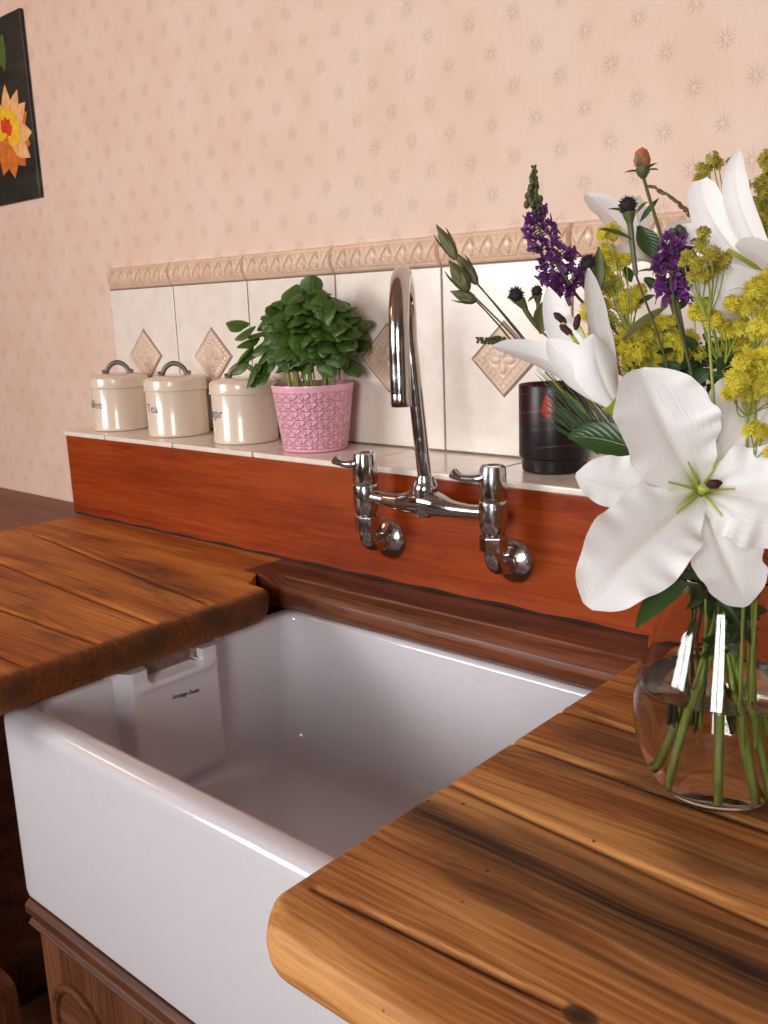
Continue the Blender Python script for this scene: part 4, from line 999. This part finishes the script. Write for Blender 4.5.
# purple spikes
def spike(label, axis_px, widths, d, leave, foot, green_upto, n, seed, d2=None):
    L = flower('purple_toadflax', label, foot); rg = np.random.default_rng(seed)
    ax = spline([at(x, y, d + (d2 or 0) * i) for i, (x, y) in enumerate(axis_px)], 10)
    pm = MB(); gm = MB()
    for i in range(n):
        u = (i + rg.random()) / n; k = u * (len(ax) - 1); c = ax[int(k)]; tan = unit(ax[min(int(k) + 1, len(ax) - 1)] - ax[max(int(k) - 1, 0)])
        R = np.interp(u, np.linspace(0, 1, len(widths)), widths) / FPX * d; a = rg.uniform(0, 6.28)
        o = np.cross(tan, TOCAM); o = unit(o); q = np.cross(tan, o); out = o * math.cos(a) + q * math.sin(a)
        p = c + out * R * rg.uniform(0.45, 1.0)
        if u < green_upto: gm.sphere(p, R * 0.36 + 0.0005, 7, 5, (1, 1, 1.3))
        else:
            s = rg.uniform(0.0034, 0.0052) * (0.75 + 0.4 * u)
            for w_ in range(3):
                dd = unit(out + rg.normal(0, 0.5, 3) - np.array([0, 0, 0.1])); sd = unit(np.cross(dd, tan))
                petal(pm, p, p + dd * s * 0.9 + tan * (-0.3 * s), p + dd * s * 1.3 - tan * s * (w_ - 1) * 1.2, s * 0.55, unit(out - tan * (w_ - 1)), cup=0.4, seed=seed + i * 3 + w_, nu=5, nv=5, prof=((0, .5, 1), (.5, 1, .5)))
            if rg.random() < 0.5: gm.tube([c, p], 0.0006, 5)
    gm.tube(ax, np.linspace(0.0006, 0.0018, len(ax)), 7)
    obj('florets', pm, M_purple, L); obj('buds', gm, M_stemd, L)
    stem(L, ax[-1], leave, foot, 0.0015, M_stemd)
spike('tall purple flower spike with a green tip, leaning left before the border tiles', [(534, 166), (533, 195), (537, 222), (549, 250), (563, 274), (574, 292)], [2, 5, 9, 13, 17, 17, 14], 0.77, (-0.020, 0.008), (0.004, 0.012), 0.32, 170, 11)
spike('short deep purple flower spike with a green tip near the middle of the bouquet', [(681, 227), (677, 240), (674, 255), (672, 272), (673, 300)], [3, 8, 16, 18, 15, 8], 0.675, (0.002, -0.002), (0.0, 0.0), 0.20, 130, 12)

# rosebud
def rosebud():
    L = flower('rosebud', 'single peach rosebud on a tall stem, highest in the middle of the bouquet', (-0.004, 0.012))
    b = at(643, 172, 0.72); t = at(641, 147, 0.72); ax = unit(t - b)
    mb = MB(); n = 22
    for k in range(7):
        a = k * 2.4; o = unit(np.cross(ax, TOCAM)) * math.cos(a) + unit(np.cross(ax, np.cross(ax, TOCAM))) * math.sin(a)
        petal(mb, b + o * 0.001, b + ax * 0.009 + o * 0.0092, t + o * (0.0012 + 0.0006 * k) - ax * 0.0006 * k, 0.0070, o, cup=-0.7, seed=k, nu=10, nv=7, prof=((0, .3, .7, 1), (.4, 1, .8, .15)))
    mb.tube([b, b + ax * 0.008, b + ax * 0.016, t - ax * .001], [0.003, 0.0062, 0.0048, 0.001], 12)
    obj('petals', mb, M_rose, L, angle=80)
    g = MB().tube([b - ax * 0.005, b - ax * 0.001, b + ax * 0.003], [0.0018, 0.0048, 0.0056], 12)
    for k in range(5):
        a = k * 1.2566 + 0.3; o = unit(np.cross(ax, TOCAM)) * math.cos(a) + unit(np.cross(ax, np.cross(ax, TOCAM))) * math.sin(a)
        up = (k % 2) * 0.010
        petal(g, b, b + o * 0.0085 + ax * 0.003, b + o * (0.014 if not k % 2 else 0.008) + ax * (up + 0.002), 0.0026, ax, cup=0.2, seed=k, nu=8, nv=5, prof=LEAF)
    obj('calyx', g, M_bud, L, angle=80)
    p = stem(L, b - ax * 0.004, (-0.006, 0.010), (-0.004, 0.012), 0.0016, M_bud)
    for (x0, y0), (xm, ym), (x1, y1), wdt in (((640, 222), (648, 210), (659, 198), 0.0024), ((638, 226), (650, 245), (652, 258), 0.0095)):
        lf = MB(); petal(lf, at(x0, y0, 0.72), at(xm, ym, 0.715), at(x1, y1, 0.715), wdt, unit(TOCAM + UP * 0.3), cup=0.3, seed=x1, nu=12, nv=7, prof=LEAF)
        obj('leaf', lf, M_leaf, L, angle=80)
rosebud()

# dark thistle buds
def thistle(label, heads, d, leave, foot, leaves=()):
    L = flower('thistle', label, foot); rg = np.random.default_rng(int(heads[0][0]))
    hub = None; bd = MB(); gm = MB()
    for k, (x, y, r, (bx_, by_)) in enumerate(heads):
        c = at(x, y, d); R = r / FPX * d; bd.sphere(c, R * 0.86, 14, 10)
        for _ in range(90):
            o = unit(rg.normal(0, 1, 3)); s1 = unit(np.cross(o, rg.normal(0, 1, 3))) * R * 0.10; s2 = np.cross(o, s1)
            bd.add([c + o * R * 0.8 + s1, c + o * R * 0.8 - s1 * .5 + s2 * .87, c + o * R * 0.8 - s1 * .5 - s2 * .87, c + o * R * 1.22], [(0, 1, 3), (1, 2, 3), (2, 0, 3)])
        e = at(bx_, by_, d + 0.004); ax = unit(e - c)
        gm.tube([c + ax * R * 0.8, c + ax * R * 1.3, c + ax * R * 2.2], [R * 0.75, R * 0.62, R * 0.3], 10)
        gm.tube(bez(c + ax * R * 1.5, (c + e) / 2 - UP * 0.004, e, 10), np.linspace(R * 0.36, R * 0.28, 10), 8)
        if hub is None: hub = e
        else: gm.tube(bez(e, (e + hub) / 2, hub, 6), R * 0.28, 7)
    obj('bud', bd, M_thistle, L, angle=25); obj('bracts', gm, M_bud, L)
    for (x0, y0), (x1, y1), wdt in leaves:
        lf = MB(); a, b = at(x0, y0, d), at(x1, y1, d - 0.004); petal(lf, a, (a + b) / 2 + UP * 0.003, b, wdt, unit(TOCAM + UP * 0.6), cup=0.3, seed=x1, nu=10, nv=5, prof=LEAF)
        obj('leaf', lf, M_bud, L, angle=80)
    stem(L, hub, leave, foot, 0.0010, M_stemd)
thistle('black thistle bud on an upright stalk in front of the pale back lily', [(628, 205, 9, (636, 275))], 0.685, (-0.002, -0.014), (-0.010, -0.012), [((634, 216), (608, 209), 0.0018), ((633, 240), (598, 229), 0.0026), ((636, 214), (648, 202), 0.0016), ((622, 340), (668, 306), 0.0040), ((636, 272), (664, 272), 0.0014)])
thistle('black thistle bud beside the brown leaf, just right of the tall purple spike', [(588, 263, 9, (598, 305))], 0.715, (-0.012, 0.0), (-0.018, 0.006), [((596, 300), (599, 247), 0.0052), ((596, 292), (618, 280), 0.0030)])
thistle('forked stalk with two small black thistle buds left of the half-open lily', [(516, 295, 8, (542, 332)), (537, 291, 6, (540, 325))], 0.735, (-0.022, -0.002), (-0.020, 0.014), [((541, 334), (543, 302), 0.0075), ((540, 330), (550, 306), 0.006), ((528, 302), (537, 297), 0.0016)])

# seed-pod buds on wiry stems
def pod(label, base_px, tip_px, wpx, d, via, leave, foot):
    L = flower('seed_pod', label, foot)
    b, t = at(*base_px, d), at(*tip_px, d + 0.006); ax = unit(t - b); ln = np.linalg.norm(t - b); R = wpx / FPX * d
    mb = MB(); s = unit(np.cross(ax, TOCAM)); q = np.cross(ax, s)
    us = np.linspace(0, 1, 14); P = []
    for u in us:
        r = R * np.interp(u, [0, .12, .4, .7, .9, 1], [.28, .7, 1, .62, .22, .03])
        P.append([b + ax * ln * u + (s * math.cos(a) + q * math.sin(a)) * r * (1 + 0.13 * math.cos(5 * a)) for a in np.linspace(0, 2 * math.pi, 30, endpoint=False)])
    mb.grid(P, wrap_v=True); obj('pod', mb, M_bud, L)
    br = MB()
    for a in (0.4, 2.5, 4.4):
        o = s * math.cos(a) + q * math.sin(a); petal(br, b, b + ax * ln * 0.4 + o * R * 1.5, b + ax * ln * (0.86) + o * R * 1.25, R * 0.5, o, cup=-0.3, seed=int(a * 10), nu=10, nv=5, prof=LEAF)
    obj('sepals', br, M_bud, L, angle=80)
    e = at(*via, d - 0.012)
    obj('wiry_stalk', MB().tube(bez(b, (b + e) / 2 + UP * 0.003, e, 12), 0.0007, 7), M_stemd, L)
    stem(L, e, leave, foot, 0.0008, M_stemd)
pod('topmost of the pointed green seed pods at the far left of the bouquet', (456, 259), (436, 224), 6.5, 0.745, (532, 352), (-0.024, 0.006), (-0.026, 0.004))
pod('pointed green seed pod just below the topmost pod, second from the top', (477, 284), (456, 252), 6, 0.74, (545, 365), (-0.026, 0.002), (-0.024, -0.008))
pod('plump pointed green seed pod in the middle of the left-hand cluster', (468, 291), (449, 260), 8.5, 0.73, (530, 355), (-0.026, -0.004), (-0.027, -0.002))
pod('lowest pointed green seed pod of the left-hand cluster, nearly horizontal', (476, 301), (450, 291), 6.5, 0.735, (520, 352), (-0.027, 0.0), (-0.022, 0.008))

# grass head, fern tip, needles, leafy fillers
def grass():
    L = flower('grass_stalk', 'thin brown grass seed head arching left beside the side-facing lily', (0.006, 0.006)); mb = MB(); rg = np.random.default_rng(5)
    ax = spline([at(655, 188, 0.73), at(672, 197, 0.725), at(690, 214, 0.72), at(710, 238, 0.71), at(722, 270, 0.70)], 8)
    for i in range(0, 26):
        p = ax[i]; tan = unit(ax[i] - ax[i + 1]); o = unit(rg.normal(0, 1, 3)); e = p + tan * 0.0065 + o * 0.0022
        mb.tube([p, (p + e) / 2 + o * 0.0006, e], [0.0006, 0.0014, 0.0003], 6)
    obj('seeds', mb, M_grassseed, L); obj('blade', MB().tube(ax, 0.0008, 6), M_stemd, L); stem(L, ax[-1], (0.008, 0.006), (0.006, 0.006), 0.0010, M_stemd)
grass()
def fern():
    L = flower('grass_tip', 'small dark seed tip pointing left over the diamond tile inset', (-0.028, -0.006)); mb = MB(); rg = np.random.default_rng(6)
    ax = spline([at(477, 340, 0.71), at(490, 341, 0.71), at(503, 341, 0.71), at(540, 362, 0.70)], 8)
    for i in range(0, 17):
        for s in (-1, 1):
            p = ax[i]; mb.sphere(p + UP * 0.0016 * s + RIGHT * rg.uniform(-.001, .001), 0.0017 * (0.55 + 0.5 * i / 16), 7, 5)
    obj('seeds', mb, M_stemd, L); obj('blade', MB().tube(ax, 0.0007, 6), M_stemd, L); stem(L, ax[-1], (-0.028, 0.004), (-0.028, -0.006), 0.0010, M_stemd)
fern()
def needles():
    L = flower('needle_foliage', 'spray of fine dark green needles and stalks in front of the candle holder', (-0.026, 0.010)); mb = MB(); rg = np.random.default_rng(9)
    root = at(628, 470, 0.70)
    for i in range(70):
        x = 532 + rg.uniform(0, 66); y = 368 + (x - 532) * 0.55 + rg.uniform(-8, 52); d = 0.72 + rg.uniform(-0.02, 0.02)
        e = at(x, y, d); s = e + (root - e) * rg.uniform(0.25, 0.6)
        petal(mb, s, (s + e) / 2 + UP * 0.002, e, rg.uniform(0.0004, 0.0008), TOCAM, cup=0.2, seed=i, nu=5, nv=3, prof=((0, .5, 1), (.8, 1, .1)))
    obj('needles', mb, M_leaf, L, angle=80); tw = MB()
    for x, y in ((545, 372), (556, 384), (566, 392), (575, 400)):
        e = at(x, y, 0.72); tw.tube(bez(root, (root + e) / 2 + UP * 0.006, e, 8), 0.0009, 6)
    obj('stalks', tw, M_stem, L); stem(L, root, (-0.026, -0.010), (-0.026, 0.010), 0.0018)
needles()
def filler(label, blobs, foot, leave, seed):
    L = flower('leafy_sprig', label, foot); mb = MB(); rg = np.random.default_rng(seed); cs = []
    for x, y, d, sp, n, ln in blobs:
        for _ in range(n):
            c = at(x + rg.normal(0, sp), y + rg.normal(0, sp), d + rg.normal(0, 0.012)); o = unit(rg.normal(0, 1, 3)); cs.append(c)
            petal(mb, c, c + o * ln * 0.5 + UP * 0.002, c + o * ln, ln * rg.uniform(0.16, 0.3), unit(TOCAM + rg.normal(0, 0.5, 3)), cup=0.25, seed=int(rg.integers(1e6)), nu=8, nv=5, prof=LEAF)
    obj('leaves', mb, M_leaf, L, angle=80); stem(L, np.mean(cs, axis=0), leave, foot, 0.002)
filler('dark cut-leaved sprig behind the top edge of the big open lily', [(702, 352, 0.69, 14, 34, 0.020), (712, 385, 0.685, 12, 26, 0.018), (690, 385, 0.69, 10, 16, 0.016), (655, 290, 0.74, 14, 12, 0.015)], (0.014, 0.006), (0.006, 0.006), 21)
filler('dark leafy sprig packed into the neck of the vase', [(712, 594, 0.655, 7, 34, 0.018), (736, 600, 0.655, 8, 36, 0.018), (728, 618, 0.655, 7, 36, 0.017), (742, 626, 0.660, 5, 24, 0.015), (718, 640, 0.655, 6, 24, 0.015)], (0.024, -0.01), (0.006, 0.0), 22)

# ------------------------------------------------------------------ lift the whole room so that the floor is at zero
for o in bpy.data.objects:
    if o.parent is None: o.location.z += ZO
    if '_loc' in o: del o['_loc']
